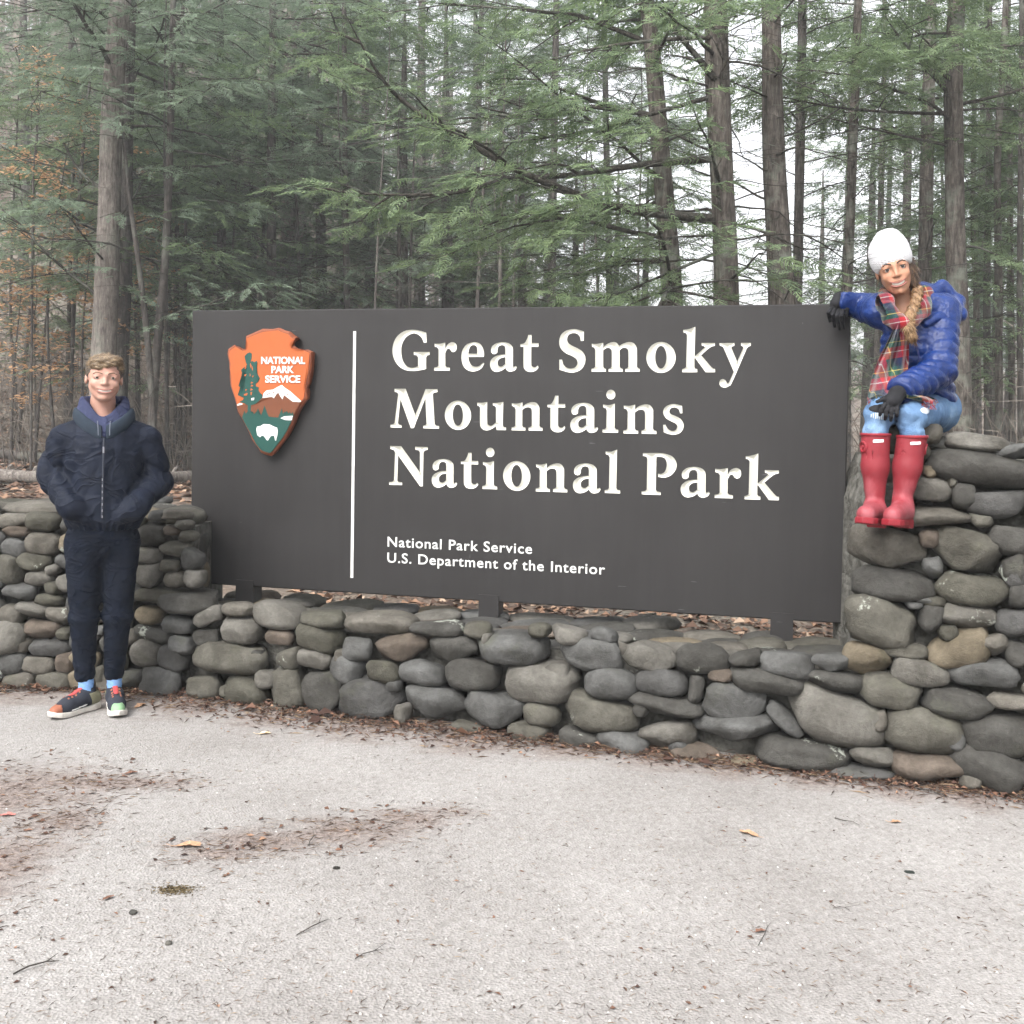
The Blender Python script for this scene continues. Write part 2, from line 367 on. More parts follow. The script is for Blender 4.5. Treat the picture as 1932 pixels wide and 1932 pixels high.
for L, C, s in ((S6, C6, 1.932), (S7, C7, 1.589), (S8, C8, 3.513), (S2, C2, 3.513)):
    for q in L:
        x, y = C(q[0], q[1]); k = .8/s
        px_stone(x, y, q[2]*k, q[3]*k, q[4], q[5] if len(q) > 5 else 'r')
# mortar cores behind the faces
def core(name, xa, xb, inset, thick, ztop, n=26):
    V, F = [], []
    xs = np.linspace(xa, xb, n)
    for X in xs:
        Y0 = front(X)+inset
        zt = ztop(X) if callable(ztop) else ztop
        for (yy, zz) in ((Y0, -0.05), (Y0+0.10*zt, zt), (Y0+thick, zt), (Y0+thick, -0.05)): V.append((X, yy, zz))
    for i in range(n-1):
        for j in range(4): F.append((i*4+j, i*4+(j+1) % 4, i*4+4+(j+1) % 4, i*4+4+j))
    F += [(0, 1, 2, 3), tuple(4*(n-1)+j for j in (3, 2, 1, 0))]
    return obj(name, mesh(name, V, F, False), CORE, wall)
XL = wall_hit(352, 1040).x           # right end of the left wing
XR = wall_hit(1665, 1200).x          # left end of the right wing
core('mortar_core', -4.6, XL, 0.14, 0.62, 0.86)
core('mortar_core', XL-0.05, XR+0.05, 0.15, THICK-0.25, 0.385)
core('mortar_core', XR+0.05, 3.6, 0.15, 0.75, lambda X: min(1.02+max(0, (X-XR-0.02))*3.2, 1.33))
# flat stones on the tops, and the rough back faces
def top_stones(xa, xb, y0, y1, z, dx, dy, zh, seed):
    r_ = random.Random(seed); X = xa
    while X < xb:
        wd = dx*r_.uniform(0.7, 1.35); Y = y0
        while Y < y1:
            dd = dy*r_.uniform(0.7, 1.3)
            yy = front(X+wd/2)+Y+dd/2+0.10*z
            set_stone((X+wd/2+r_.uniform(-.04, .04), yy, z+r_.uniform(-.02, .012)), (wd*1.18, dd*1.25, zh*r_.uniform(0.7, 1.2)), R(r_.uniform(-4, 4)), r_.uniform(-.4, .4), 's', r_, R(r_.uniform(-4, 4)))
            Y += dd
        X += wd
top_stones(XL-0.02, XR+0.02, 0.17, THICK-0.05, LOW_Z-0.075, 0.25, 0.17, 0.08, 3)
top_stones(-4.4, XL-0.5, 0.16, 0.72, 0.90, 0.42, 0.26, 0.11, 4)
for i, (a, b) in enumerate(((-.36, .30), (-.34, .52), (-.12, .28), (-.13, .50))): set_stone((XL+a, front(XL+a)+b+.05, .90), (.27, .25, .11), 0, i*.3, 's', rng)
top_stones(XR+0.20, 3.5, 0.18, 0.85, 1.36, 0.44, 0.28, 0.10, 5)
def back_stones(xa, xb, off, z0, z1, seed):
    r_ = random.Random(seed); z = z0
    while z < z1:
        X = xa
        while X < xb:
            wd = r_.uniform(0.3, 0.55)
            set_stone((X+wd/2, front(X+wd/2)+off, z+0.09), (wd*1.1, 0.34, 0.22), 0, 0, 'r', r_); X += wd
        z += 0.19
# left flank of the tall right wing, seen past the sign's edge
r_ = random.Random(21)
for z in np.arange(0.55, 1.3, 0.2):
    for Y in (0.42, 0.72):
        set_stone((XR+0.34+max(0, z-0.95)*0.3+r_.uniform(-.03, .03), front(XR)+Y+.05, z+.05), (0.34, 0.40, 0.24), 0, 0, 'r', r_)
for z in np.arange(0.5, 0.85, 0.19):
    for Y in (0.40, 0.65): set_stone((XL-0.14, front(XL)+Y, z+.07), (0.32, 0.34, 0.22), 0, 0, 'r', r_)
# the wall runs on past both edges of the picture: its stones there are one joined part
def more_stones(xa, xb, ztop, seed):
    r_ = random.Random(seed); V, F = [], []; z = 0.02
    while z < ztop:
        h = r_.uniform(.13, .20); X = xa+r_.uniform(-.1, .1)
        while X < xb:
            wd = r_.uniform(.20, .46); me = ROUND[r_.randrange(12)]; co = np.empty(len(me.vertices)*3, np.float32); me.vertices.foreach_get('co', co); co = co.reshape(-1, 3)
            D = .3; c = np.array([X+wd/2, front(X+wd/2)+.10*z+D*.3, z+h/2]); q = co*np.array([wd*.56, D/2, h*.58]); a = r_.uniform(-.12, .12)
            q = np.stack([q[:, 0]*math.cos(a)-q[:, 2]*math.sin(a), q[:, 1], q[:, 0]*math.sin(a)+q[:, 2]*math.cos(a)], 1)+c
            n = sum(len(v) for v in V); V.append(q); lv = np.empty(len(me.loops), np.int32); me.loops.foreach_get('vertex_index', lv); F.append(lv.reshape(-1, 3)+n); X += wd
        z += h
    o = obj('edge_stones', mesh('edge_stones', np.concatenate(V), np.concatenate(F)), STONE, wall); o['kind'] = 'stuff'
more_stones(2.22, 3.62, 1.36, 31); more_stones(-4.65, -2.90, 0.90, 32)
print('STONES', len([o for o in bpy.data.objects if o.name.split('.')[0] == 'stone']))
# ================================================================ SIGN
SL = at_y(362, 840, 5.90); SR = at_y(1596, 870, 5.02)
SO = Vector((SL.x, SL.y, 0)); SU = Vector((SR.x-SL.x, SR.y-SL.y, 0)); SWID = SU.length; SU.normalize()
SN = Vector((SU.y, -SU.x, 0))               # faces the camera
def on_sign(x, y, off=0.0):
    """pixel -> (u, v) on the sign's front plane, pushed out by off"""
    d = ray(x, y); o = SO + SN*off
    k = (o-CO).dot(SN)/d.dot(SN); p = CO + d*k
    return np.array([(p-SO).dot(SU), p.z])
tl, tr_, bl, br = on_sign(365, 585), on_sign(1601, 574), on_sign(359, 1100), on_sign(1582, 1176)
V_TOP = (tl[1]+tr_[1])/2; V_BOT = (bl[1]+br[1])/2
print('SIGN', SWID, tl, tr_, bl, br)
BOARD_T = 0.075
sign = thing('park_sign', 'large dark grey park entrance sign with carved white lettering on the low stone wall', 'sign', (SO.x, SO.y, 0), math.atan2(SU.y, SU.x))
# sign-local axes: x = along (u), y = away from camera, z = up
def dense(P, n):
    """contour with smooth (3-tuple) and corner (2-tuple) points -> polyline"""
    m = len(P); out = []
    A = [np.array(p[:2], float) for p in P]; sm = [len(p) > 2 for p in P]
    for i in range(m):
        j = (i+1) % m; p1, p2 = A[i], A[j]
        if not sm[i] and not sm[j]: out.append(p1); continue
        p0 = A[i-1] if sm[i] else 2*p1-p2
        p3 = A[(j+1) % m] if sm[j] else 2*p2-p1
        for k in range(n):
            t = k/n
            out.append(0.5*((2*p1)+(-p0+p2)*t+(2*p0-5*p1+4*p2-p3)*t*t+(-p0+3*p1-3*p2+p3)*t**3))
    return np.array(out)
def S(txt):
    """'x,y x,y* ...'  (* = smooth)"""
    o = []
    for q in txt.split():
        s = q.endswith('*'); a, b = q.rstrip('*').split(',')
        o.append((float(a), float(b), 1) if s else (float(a), float(b)))
    return o
def ell(cx, cy, rx, ry): return [(cx+rx*math.cos(a), cy+ry*math.sin(a), 1) for a in np.linspace(0, 2*math.pi, 13)[:-1]]
GL = {
 'G': ((910,760), [S("368,95 372,185 345,187 325,140* 290,110* 245,102* 185,135* 150,195* 140,255* 150,335* 180,390* 215,412* 250,414* 293,402 293,318 280,300 255,297 253,270 398,270 398,297 378,300 367,318 367,425 310,437* 240,444* 165,430* 105,385* 70,320* 60,250* 75,175* 115,115* 175,78* 245,68* 310,78*")]),
 'r': ((910,760), [S("443,195 490,195* 541,185 541,245 560,205* 590,185* 615,183* 640,198* 646,228* 638,258* 615,272* 595,262* 578,240* 560,245* 541,280 541,395 552,408 583,414 583,440 440,440 440,414 468,408 480,395 480,245 468,228 445,222")]),
 'e': ((910,760), [S("895,300 890,315 752,315 758,350* 780,390* 815,405* 850,398* 888,367 896,378 870,420* 830,442* 785,448* 735,430* 700,385* 688,320* 698,255* 730,208* 770,188* 815,182* 855,195* 882,230* 893,270*"), S("752,286 832,286 832,250* 825,218* 798,207* 772,218* 757,250*")]),
 'a': ((910,760), [S("958,262* 965,225* 1000,195* 1060,182* 1115,190* 1148,215* 1158,250* 1158,385* 1163,405* 1185,398 1193,412 1175,438* 1135,450* 1105,440* 1088,415 1060,438* 1010,452* 970,437* 950,395* 955,350* 985,318* 1030,300* 1088,292 1088,240* 1080,215* 1055,208* 1030,218* 1018,245* 1015,275* 992,290* 970,285*"), S("1088,318 1050,325* 1022,350* 1020,385* 1035,402* 1060,402* 1088,380")]),
 't': ((910,760), [S("1328,115 1328,190 1391,190 1391,223 1325,223 1325,375* 1332,400* 1350,410* 1370,405* 1385,394 1392,412 1370,438* 1330,452* 1285,445* 1260,420* 1254,385* 1254,223 1228,223 1226,200 1262,190* 1285,155* 1298,115")]),
 'S': ((1290,760), [S("337,85 335,168 308,170 298,130* 275,105* 240,98* 200,112* 183,150* 192,185* 225,212* 280,238* 325,270* 350,320* 343,380* 310,430* 255,455* 195,455* 113,432 112,340 138,340 150,385* 180,415* 220,422* 258,410* 278,375* 268,335* 225,305* 170,280* 125,235* 112,180* 125,120* 170,78* 240,62* 290,70*")]),
 'm': ((1290,760), [S("408,195 450,197* 512,187 512,228 545,200* 590,182* 630,185* 658,215 695,195* 745,180* 790,190* 815,225* 820,270* 820,405 830,418 845,424 845,450 712,450 712,426 733,418 742,405 742,275* 735,245* 712,232* 685,236* 662,255 662,405 672,418 690,425 690,450 560,450 560,425 580,418 590,405 590,275* 582,245* 560,232* 535,238* 512,255 512,405 522,420 537,425 537,450 405,450 405,425 428,418 440,405 440,250 430,230 410,224")]),
 'o': ((1290,760), [ell(1039,320,134,141), ell(1038,318,52,104)]),
 'k': ((1290,760), [S("1242,70 1290,62* 1352,42 1345,312 1440,228 1432,218 1410,212 1408,188 1530,188 1530,215 1500,222* 1460,250* 1405,300 1500,410* 1532,425 1532,455 1445,455 1350,325 1343,330 1343,410 1352,422 1370,427 1370,455 1232,455 1232,428 1255,420 1268,408 1276,115 1265,98 1243,92")]),
 'y': ((1290,760), [S("1570,190 1707,188 1707,213 1685,222 1680,232 1733,360 1790,232 1783,220 1768,213 1768,188 1857,188 1857,213 1832,225 1820,240 1690,540* 1660,580* 1620,595* 1585,585* 1570,555* 1582,525* 1605,518* 1628,532* 1640,552* 1660,545* 1702,450 1612,240 1600,222 1575,213")]),
 'M': ((910,900), [S("78,65 180,65 268,305 362,68 470,68 470,95 440,100 428,112 445,385 457,400 485,405 485,428 340,425 340,402 362,397 370,382 360,150 255,422 228,425 133,160 110,378 120,390 143,397 143,420 42,417 42,393 68,388 80,375 112,112 103,98 80,92")]),
 'u': ((910,900), [S("832,192 880,192* 923,185 923,360* 930,390* 950,402* 975,395* 1003,372 1003,235 992,222 975,215 973,195 1020,192* 1070,185 1065,395 1072,412 1095,418 1095,442 1010,440 1000,405 975,425* 930,443* 890,438* 865,412* 858,375* 858,238 850,224 833,218")]),
 'n': ((910,900), [S("1147,198 1195,200* 1245,188 1245,228 1280,202* 1330,187* 1370,193* 1395,225* 1400,262* 1398,400 1408,415 1428,422 1428,448 1300,445 1300,420 1320,412 1330,400 1330,275* 1322,243* 1298,233* 1270,238* 1243,258 1243,402 1252,415 1272,420 1272,445 1145,443 1145,418 1170,412 1180,400 1182,252 1172,230 1150,222")]),
 'i': ((1210,910), [S("820,170 870,175* 927,162 925,380 935,395 958,402 958,427 815,424 815,398 840,392 850,378 853,225 845,205 822,196"), ell(891,79,41,44)]),
 's': ((1210,910), [S("1540,182 1543,250 1522,250 1510,215* 1480,197* 1445,200* 1425,225* 1435,255* 1480,275* 1525,300* 1553,345* 1548,395* 1515,432* 1465,445* 1415,438* 1372,420 1367,355 1390,353 1405,385* 1440,410* 1478,405* 1497,375* 1485,345* 1440,322* 1390,290* 1368,240* 1385,195* 1430,170* 1480,166*")]),
 'N': ((900,1040), [S("78,45 178,47 348,285 348,100 338,85 307,78 305,52 420,55 420,80 392,87 382,100 375,413 350,413 150,130 143,360 153,372 187,378 187,402 68,398 68,374 100,370 112,357 122,100 110,82 80,72")]),
 'l': ((1370,1040), [S("225,95 270,98* 330,78 322,430 333,445 357,450 357,478 217,473 217,448 245,443 256,428 262,150 252,128 226,120")]),
 'P': ((1370,1040), [S("565,110 700,110* 760,115* 830,140* 868,190* 868,250* 830,305* 770,333* 705,328 703,300 740,298* 770,270* 783,215* 770,165* 735,145* 688,145 682,445 693,460 727,467 727,492 553,486 553,460 588,455 600,440 605,160 595,142 565,135")]),
}
def crop_px(o, x, y): return (o[0]+x/3.864)*.8, (o[1]+y/3.864)*.8
def native(ch):
    o, cs = GL[ch]; return [np.array([on_sign(*crop_px(o, *p)) for p in dense(c, 5)]) for c in cs]
NAT = {k: native(k) for k in GL}
def base_of(ch):
    c = NAT[ch][0]; return float(c[:, 1].min()), float(c[:, 0].min()), float(c[:, 0].max())
LETTERS = [(ch, NAT[ch]) for ch in 'GreatSmokyMunisNlP']
OVER = {'a': .012, 'e': .006, 't': .012, 'o': .010, 'S': .006, 's': .006}
def place(ch, crop, xl, xr, yb):
    """repeat of a glyph between two measured edges, its foot on the row's base line"""
    uL, vb = on_sign(*crop_px(crop, xl, yb)); uR, _ = on_sign(*crop_px(crop, xr, yb))
    b, l, r = base_of(ch); s = (uR-uL)/(r-l); sv = 0.5*s+0.5
    LETTERS.append((ch, [np.stack([uL+(c[:, 0]-l)*s, vb+(c[:, 1]-b)*sv], 1) for c in NAT[ch]]))
place('o', (910,900), 535, 775, 437); place('t', (1210,910), 308, 475, 421); place('a', (1210,910), 520, 775, 427); place('n', (1210,910), 1003, 1307, 433)
A3 = (900,1040); B3 = (1370,1040)
place('a', A3, 455, 688, 423); place('t', A3, 718, 880, 432); place('i', A3, 918, 1053, 436); place('o', A3, 1105, 1353, 449); place('n', A3, 1402, 1692, 459)
place('a', A3, 1742, 1996, 474); place('a', B3, 907, 1173, 512); place('r', B3, 1217, 1455, 518); place('k', B3, 1490, 1805, 531)

def inside(P, cs):
    """even-odd"""
    r = np.zeros(len(P), bool)
    for c in cs:
        x, y = P[:, 0], P[:, 1]
        for i in range(len(c)):
            x1, y1 = c[i]; x2, y2 = c[i-1]
            if y1 == y2: continue
            m = ((y1 > y) != (y2 > y)) & (x < (x2-x1)*(y-y1)/(y2-y1)+x1)
            r ^= m
    return r
def seg_dist(P, cs):
    d = np.full(len(P), 1e9)
    for c in cs:
        a = c; b = np.roll(c, -1, 0); ab = b-a; L = (ab**2).sum(1)+1e-12
        t = np.clip(((P[:, None]-a[None])*ab[None]).sum(2)/L[None], 0, 1)
        q = a[None]+t[..., None]*ab[None]
        d = np.minimum(d, np.sqrt(((P[:, None]-q)**2).sum(2)).min(1))
    return d
def cdt(pts, cs_idx):
    ed = []
    for idx in cs_idx: ed += [(idx[i], idx[(i+1) % len(idx)]) for i in range(len(idx))]
    r = delaunay_2d_cdt([Vector((float(p[0]), float(p[1]))) for p in pts], ed, [], 0, 1e-6)
    return np.array([tuple(v) for v in r[0]]), [tuple(f) for f in r[2]]
def resample(c, step):
    out = []
    for i in range(len(c)):
        a, b = c[i], c[(i+1) % len(c)]; n = max(1, int(np.linalg.norm(b-a)/step))
        for k in range(n): out.append(a+(b-a)*k/n)
    return np.array(out)

def painted(name, c, rough=0.5, var=0.06):
    t = NT(name); n1 = t.noise(t.coord(), 9, 6, 0.65)
    t.base(t.mix(1.0, c, t.ramp(n1, [(0.3, (1-var,)*3), (0.7, (1+var,)*3)]), 'MULTIPLY')); t.rough(rough, 0.22); return t.m
def board_mat():
    t = NT('dark_grey_sign_paint'); c = t.coord()
    n1 = t.noise(c, 1.6, 6, 0.6); n2 = t.noise(c, 60, 4)
    a = t.ramp(n1, [(0.3, (0.0195, 0.0182, 0.0182)), (0.7, (0.026, 0.0245, 0.0245))])
    sc1 = t.noise(t.mapping(c, (1.2, 1, 14), (0, 0.5, 0)), 6, 2, 0.4); sc2 = t.noise(t.mapping(c, (9, 1, 1.4), (0, 0.35, 0)), 7, 2, 0.4)
    scr = t.math('MAXIMUM', t.math('GREATER_THAN', sc1, 0.775), t.math('GREATER_THAN', sc2, 0.785))
    a = t.mix(t.math('MULTIPLY', scr, 0.5), a, (0.16, 0.16, 0.165))
    st = t.noise(t.mapping(c, (7, 1, .5)), 3.0, 5, .65)
    a = t.mix(1.0, a, t.ramp(st, [(.35, (.93, .93, .93)), (.7, (1.10, 1.10, 1.10))]), 'MULTIPLY')
    t.base(a); t.rough(t.math('ADD', 0.34, t.math('MULTIPLY', t.noise(c, 3.5, 6, .7), 0.28)), 0.26)
    t.bump(n2, 0.08, 0.002); return t.m
BOARD = board_mat(); IVORY = painted('ivory_letter_paint', (0.58, 0.572, 0.515), 0.45, 0.04); WHITE = painted('white_paint', (0.58, 0.58, 0.565), 0.4, 0.03)

# board: box with the letters cut out of its front face
GROOVE = 0.85
allc = []
for ch, cs in LETTERS: allc += cs
u0, u1 = -0.004, SWID+0.004
rim = 0.006
outer = np.array([(u0+rim, V_BOT+rim), (u1-rim, V_BOT+rim), (u1-rim, V_TOP-rim), (u0+rim, V_TOP-rim)])
pts = list(outer); idxs = [list(range(4))]
for c in allc: idxs.append(list(range(len(pts), len(pts)+len(c)))); pts += list(c)
P2, T2 = cdt(pts, idxs)
cen = np.array([P2[list(f)].mean(0) for f in T2]); keep = ~inside(cen, allc)
V = [(p[0], 0.0, p[1]) for p in P2]; F = [(f[0], f[1], f[2]) for f, k in zip(T2, keep) if k]
n = len(V)
# bevelled rim, sides, back
ring = [(u0+rim, 0, V_BOT+rim), (u1-rim, 0, V_BOT+rim), (u1-rim, 0, V_TOP-rim), (u0+rim, 0, V_TOP-rim)]
mid = [(u0, rim, V_BOT), (u1, rim, V_BOT), (u1, rim, V_TOP), (u0, rim, V_TOP)]
mid2 = [(u0, BOARD_T-0.016, V_BOT), (u1, BOARD_T-0.016, V_BOT), (u1, BOARD_T-0.016, V_TOP), (u0, BOARD_T-0.016, V_TOP)]
bk = [(u0+0.005, BOARD_T, V_BOT+.005), (u1-.005, BOARD_T, V_BOT+.005), (u1-.005, BOARD_T, V_TOP-.005), (u0+.005, BOARD_T, V_TOP-.005)]
V += ring+mid+mid2+bk
for a in (0, 4, 8):
    for j in range(4): F.append((n+a+j, n+a+(j+1) % 4, n+a+4+(j+1) % 4, n+a+4+j))
F.append((n+12, n+15, n+14, n+13))
bm = bmesh.new(); vs = [bm.verts.new(v) for v in V]
for f in F:
    try: bm.faces.new([vs[i] for i in f])
    except ValueError: pass
bmesh.ops.remove_doubles(bm, verts=bm.verts, dist=1e-5); bmesh.ops.recalc_face_normals(bm, faces=bm.faces)
me = bpy.data.meshes.new('board'); bm.to_mesh(me); bm.free()
obj('board', me, BOARD, sign)
# V-cut letters
for ch, cs in LETTERS:
    cs = [resample(c, 0.012) for c in cs]
    lo = np.concatenate(cs).min(0); hi = np.concatenate(cs).max(0); st = 0.0065
    g = np.stack(np.meshgrid(np.arange(lo[0], hi[0], st), np.arange(lo[1], hi[1], st)), -1).reshape(-1, 2)
    g = g[inside(g, cs)]; d = seg_dist(g, cs); g = g[d > 0.0035]
    pts, idxs = [], []
    for c in cs: idxs.append(list(range(len(pts), len(pts)+len(c)))); pts += list(c)
    nb = len(pts); pts += list(g)
    P2, T2 = cdt(pts, idxs); cen = np.array([P2[list(f)].mean(0) for f in T2]); k = inside(cen, cs)
    dep = seg_dist(P2, cs); dep = np.minimum(dep*GROOVE, 0.024)
    V = [(p[0], h+0.0005, p[1]) for p, h in zip(P2, dep)]
    obj('letter', mesh('letter_'+ch, V, [f for f, q in zip(T2, k) if q], False), IVORY, sign)
# divider groove line
a, b = on_sign(671, 625), on_sign(663, 1090)
MB().box(((a[0]+b[0])/2, -0.001, (a[1]+b[1])/2), (0.016, 0.006, a[1]-b[1]), Matrix.Rotation(0, 3, 'Y')).build('divider_line', WHITE, sign)
# small text lines (built-in font)
def text_mesh(s, bold=0.0, ext=0.0, space=1.0):
    cu = bpy.data.curves.new('t', 'FONT'); cu.body = s; cu.size = 1.0; cu.offset = bold; cu.extrude = ext; cu.space_character = space; cu.resolution_u = 4
    o = bpy.data.objects.new('t', cu); col.objects.link(o)
    dg = bpy.context.evaluated_depsgraph_get(); me = bpy.data.meshes.new_from_object(o.evaluated_get(dg))
    bpy.data.objects.remove(o); bpy.data.curves.remove(cu)
    v = np.empty(len(me.vertices)*3, np.float32); me.vertices.foreach_get('co', v); return me, v.reshape(-1, 3)
def put_text(name, s, L, Rr, cap, y, mat, parent, bold=0.018, space=1.05):
    """L, Rr = (u, v) of the base line's ends; cap = cap height in m; y = local depth of the face"""
    me, v = text_mesh(s, bold, 0.02, space)
    w = v[:, 0].max()-v[:, 0].min(); x0 = v[:, 0].min(); capf = 0.727+2*bold
    t = (v[:, 0]-x0)/w
    nv = np.stack([L[0]+(Rr[0]-L[0])*t, np.where(v[:, 2] > 0, y-0.0025, y+0.002), L[1]+(Rr[1]-L[1])*t+(v[:, 1]+bold)*cap*1.10/capf], 1).astype(np.float32)
    # text faces +z; mirrored axes handled by face flip
    me.vertices.foreach_set('co', nv.ravel()); me.update()
    bm = bmesh.new(); bm.from_mesh(me); bmesh.ops.recalc_face_normals(bm, faces=bm.faces); bm.to_mesh(me); bm.free()
    me.materials.clear(); me.materials.append(mat); me.name = name
    o = obj(name, me, None, parent); o['kind'] = 'stuff'; return o
def cT(x, y): return (900+x/3.513)*.8, (1250+y/3.513)*.8
def k_m(x): return on_sign(x, 1000)
for s, l, r in (('National Park Service', (50, 136), (1246, 199)), ('U.S. Department of the Interior', (48, 266), (1850, 372))):
    Lp, Rp = on_sign(*cT(*l)), on_sign(*cT(*r)); vm = (Lp[1]+Rp[1])/2
    cap = (on_sign(*cT(l[0], l[1]-79))-Lp)[1]
    put_text('text_line', s, (Lp[0], Lp[1]*.5+vm*.5), (Rp[0], Rp[1]*.5+vm*.5), cap, 0.0, WHITE, sign, 0.010, 1.10)
# posts
for x, y0 in ((462, 1108), (922, 1140), (1475, 1175)):
    c = on_sign(x, y0); wpost = 0.108
    MB().box((c[0], 0.045, (V_BOT+0.35)/2+0.02), (wpost, 0.10, V_BOT-0.35+0.03)).build('post', BOARD, sign)

# ---- arrowhead emblem
EM_OFF = 0.060
def E_(x, y): return on_sign((520+x/5.854)*.8, (760+y/5.854)*.8, EM_OFF)
def poly(txt): return np.array([E_(*p[:2]) for p in S(txt)])
OUT = poly("345,212 450,165 580,115 700,105 790,95 860,125 935,148 990,205 1035,215 970,262 958,305 985,345 1040,370 1062,392 1170,380 1245,418 1240,470 1230,580 1228,640 1215,720 1190,830 1160,890 1175,950 1165,1050 1115,1110 1050,1210 1000,1330 980,1385 930,1490 870,1590 800,1680 720,1790 680,1815 620,1800 555,1775 490,1690 440,1600 390,1500 330,1400 290,1310 240,1220 210,1110 180,1010 140,880 135,760 120,650 125,560 100,450 110,385 190,328 290,385 340,375 372,330 360,260")
OUT = OUT[::-1] if np.cross(OUT[1]-OUT[0], OUT[2]-OUT[1]) > 0 else OUT
def prism(name, P, y_front, y_back, mat, parent, bev=0.0, jag=0.0):
    bm = bmesh.new(); n = len(P); r_ = random.Random(5)
    P3 = [Vector((p[0], y_front, p[1])) for p in P]
    cenp = Vector((float(np.mean(P[:, 0])), 0, float(np.mean(P[:, 1]))))
    fr = [bm.verts.new(p) for p in P3]; rows = [fr]
    if bev:
        rows.append([bm.verts.new((p.x+(p.x-cenp.x)*0.035+r_.uniform(-jag, jag), y_front+bev*r_.uniform(.7, 1.3), p.z+(p.z-cenp.z)*0.03+r_.uniform(-jag, jag))) for p in P3])
        rows.append([bm.verts.new((p.x+(p.x-cenp.x)*0.02+r_.uniform(-jag, jag), (y_front+y_back)/2, p.z+(p.z-cenp.z)*0.018+r_.uniform(-jag, jag))) for p in P3])
    rows.append([bm.verts.new((p.x, y_back, p.z)) for p in P3])
    bm.faces.new(fr)
    for a, b in zip(rows, rows[1:]):
        for i in range(n): bm.faces.new((a[i], a[(i+1) % n], b[(i+1) % n], b[i]))
    bmesh.ops.triangulate(bm, faces=[f for f in bm.faces if len(f.verts) > 4]); bmesh.ops.recalc_face_normals(bm, faces=bm.faces)
    me = bpy.data.meshes.new(name); bm.to_mesh(me); bm.free(); me.materials.append(mat)
    return obj(name, me, None, parent)
OR = painted('emblem_orange', (0.36, 0.090, 0.028), 0.5, .06); BRN = painted('emblem_brown', (0.13, 0.045, 0.022), 0.5); GRN = painted('emblem_green', (0.016, 0.060, 0.050), 0.45); RIM = painted('emblem_rim', (0.20, 0.062, 0.032), 0.5, .15)
emb = prism('arrowhead_emblem', OUT, -EM_OFF+0.004, -0.002, RIM, sign, 0.010, 0.004)
tag(emb, 'orange arrowhead emblem with tree, mountain and bison')
def inner(P, k=0.972):
    c = P.mean(0); return c+(P-c)*k
prism('orange_field', inner(OUT), -EM_OFF, -EM_OFF+0.008, OR, emb)
def layer(name, txt, lift, mat): return prism(name, poly(txt), -EM_OFF-lift, -EM_OFF+0.003, mat, emb)
layer('brown_hills', "222,1140 330,1135 375,1160 420,1150 500,1130 580,1050 700,1035 800,965 860,1055 900,1000 980,1075 1105,1103 1045,1205 1000,1310 700,1325 320,1312 290,1290 245,1215", 0.0015, BRN)
layer('green_ground', "300,1312 325,1262 335,1225 350,1265 378,1232 420,1228 430,1270 450,1235 462,1272 480,1285 500,1235 520,1190 530,1270 565,1285 585,1230 610,1150 628,1200 645,1250 668,1302 740,1312 800,1315 825,1260 850,1190 865,1265 885,1230 900,1262 920,1225 940,1262 960,1235 975,1268 1000,1240 1012,1284 990,1335 970,1385 920,1490 860,1590 790,1680 712,1785 678,1805 625,1790 565,1765 500,1685 450,1595 400,1495 342,1398", 0.003, GRN)
layer('green_tree', "405,415 435,435 430,500 415,545 445,535 470,552 500,530 512,560 500,610 508,640 490,660 500,700 530,745 545,775 510,800 520,825 485,850 480,880 530,900 525,940 550,980 580,1000 580,1040 530,1090 480,1130 420,1145 420,1260 378,1260 378,1145 310,1110 260,1100 310,1075 325,1045 275,1020 240,1005 290,975 300,945 330,925 275,900 250,875 300,850 330,820 292,795 300,770 330,750 290,725 300,700 285,660 330,620 370,590 350,545 350,510 335,470 370,430", 0.0022, GRN)
for q in ("415,560 432,600 425,640 412,600", "440,600 452,640 445,670 436,640", "345,600 362,615 350,650 338,640", "410,700 420,740 408,748", "335,720 365,715 350,745 330,745", "430,820 455,835 420,850", "432,860 462,880 420,890", "420,910 455,930 418,945", "418,965 440,960 432,1010 420,1005", "350,920 372,930 345,950", "330,990 380,975 370,1010 325,1010", "440,740 465,735 445,765"):
    layer('bark_fleck', q, 0.0034, OR)
layer('white_snow', "583,1045 600,980 640,940 730,930 780,900 850,865 890,905 960,950 1050,1030 1118,1090 1100,1103 1000,1095 940,1050 880,1005 860,1065 840,1040 800,970 770,1000 740,1050 715,1030", 0.0034, WHITE)
layer('white_snow', "234,1135 270,1115 310,1125 300,1140 234,1152", 0.0034, WHITE); layer('white_snow', "430,1050 470,1040 465,1075 430,1078", 0.0036, WHITE)
layer('white_lake', "830,1325 880,1300 1005,1290 985,1355 900,1350", 0.0040, WHITE)
layer('white_bison', "500,1470 510,1440 560,1432 600,1405 680,1410 740,1440 785,1455 795,1500 790,1560 780,1590 772,1635 758,1632 765,1590 745,1565 700,1570 685,1590 660,1632 645,1630 635,1585 600,1570 575,1565 550,1588 515,1560 503,1510", 0.0044, WHITE)
for q in ("640,1000 685,975 688,985 640,1008", "725,970 750,965 750,980 730,985", "920,985 940,1000 935,1008 918,995", "985,1020 1005,1032 1000,1040 985,1030"): layer('rock_mark', q, 0.0048, BRN)
for s, cx, cyy, wd in (('NATIONAL', 868, 577, 604), ('PARK', 862, 703, 310), ('SERVICE', 862, 835, 482)):
    Lp, Rp = E_(cx-wd/2, cyy), E_(cx+wd/2, cyy); cap = E_(cx, cyy-96)[1]-E_(cx, cyy)[1]
    put_text('emblem_text', s, Lp, Rp, cap, -EM_OFF-0.002, WHITE, emb, 0.03, 1.0)
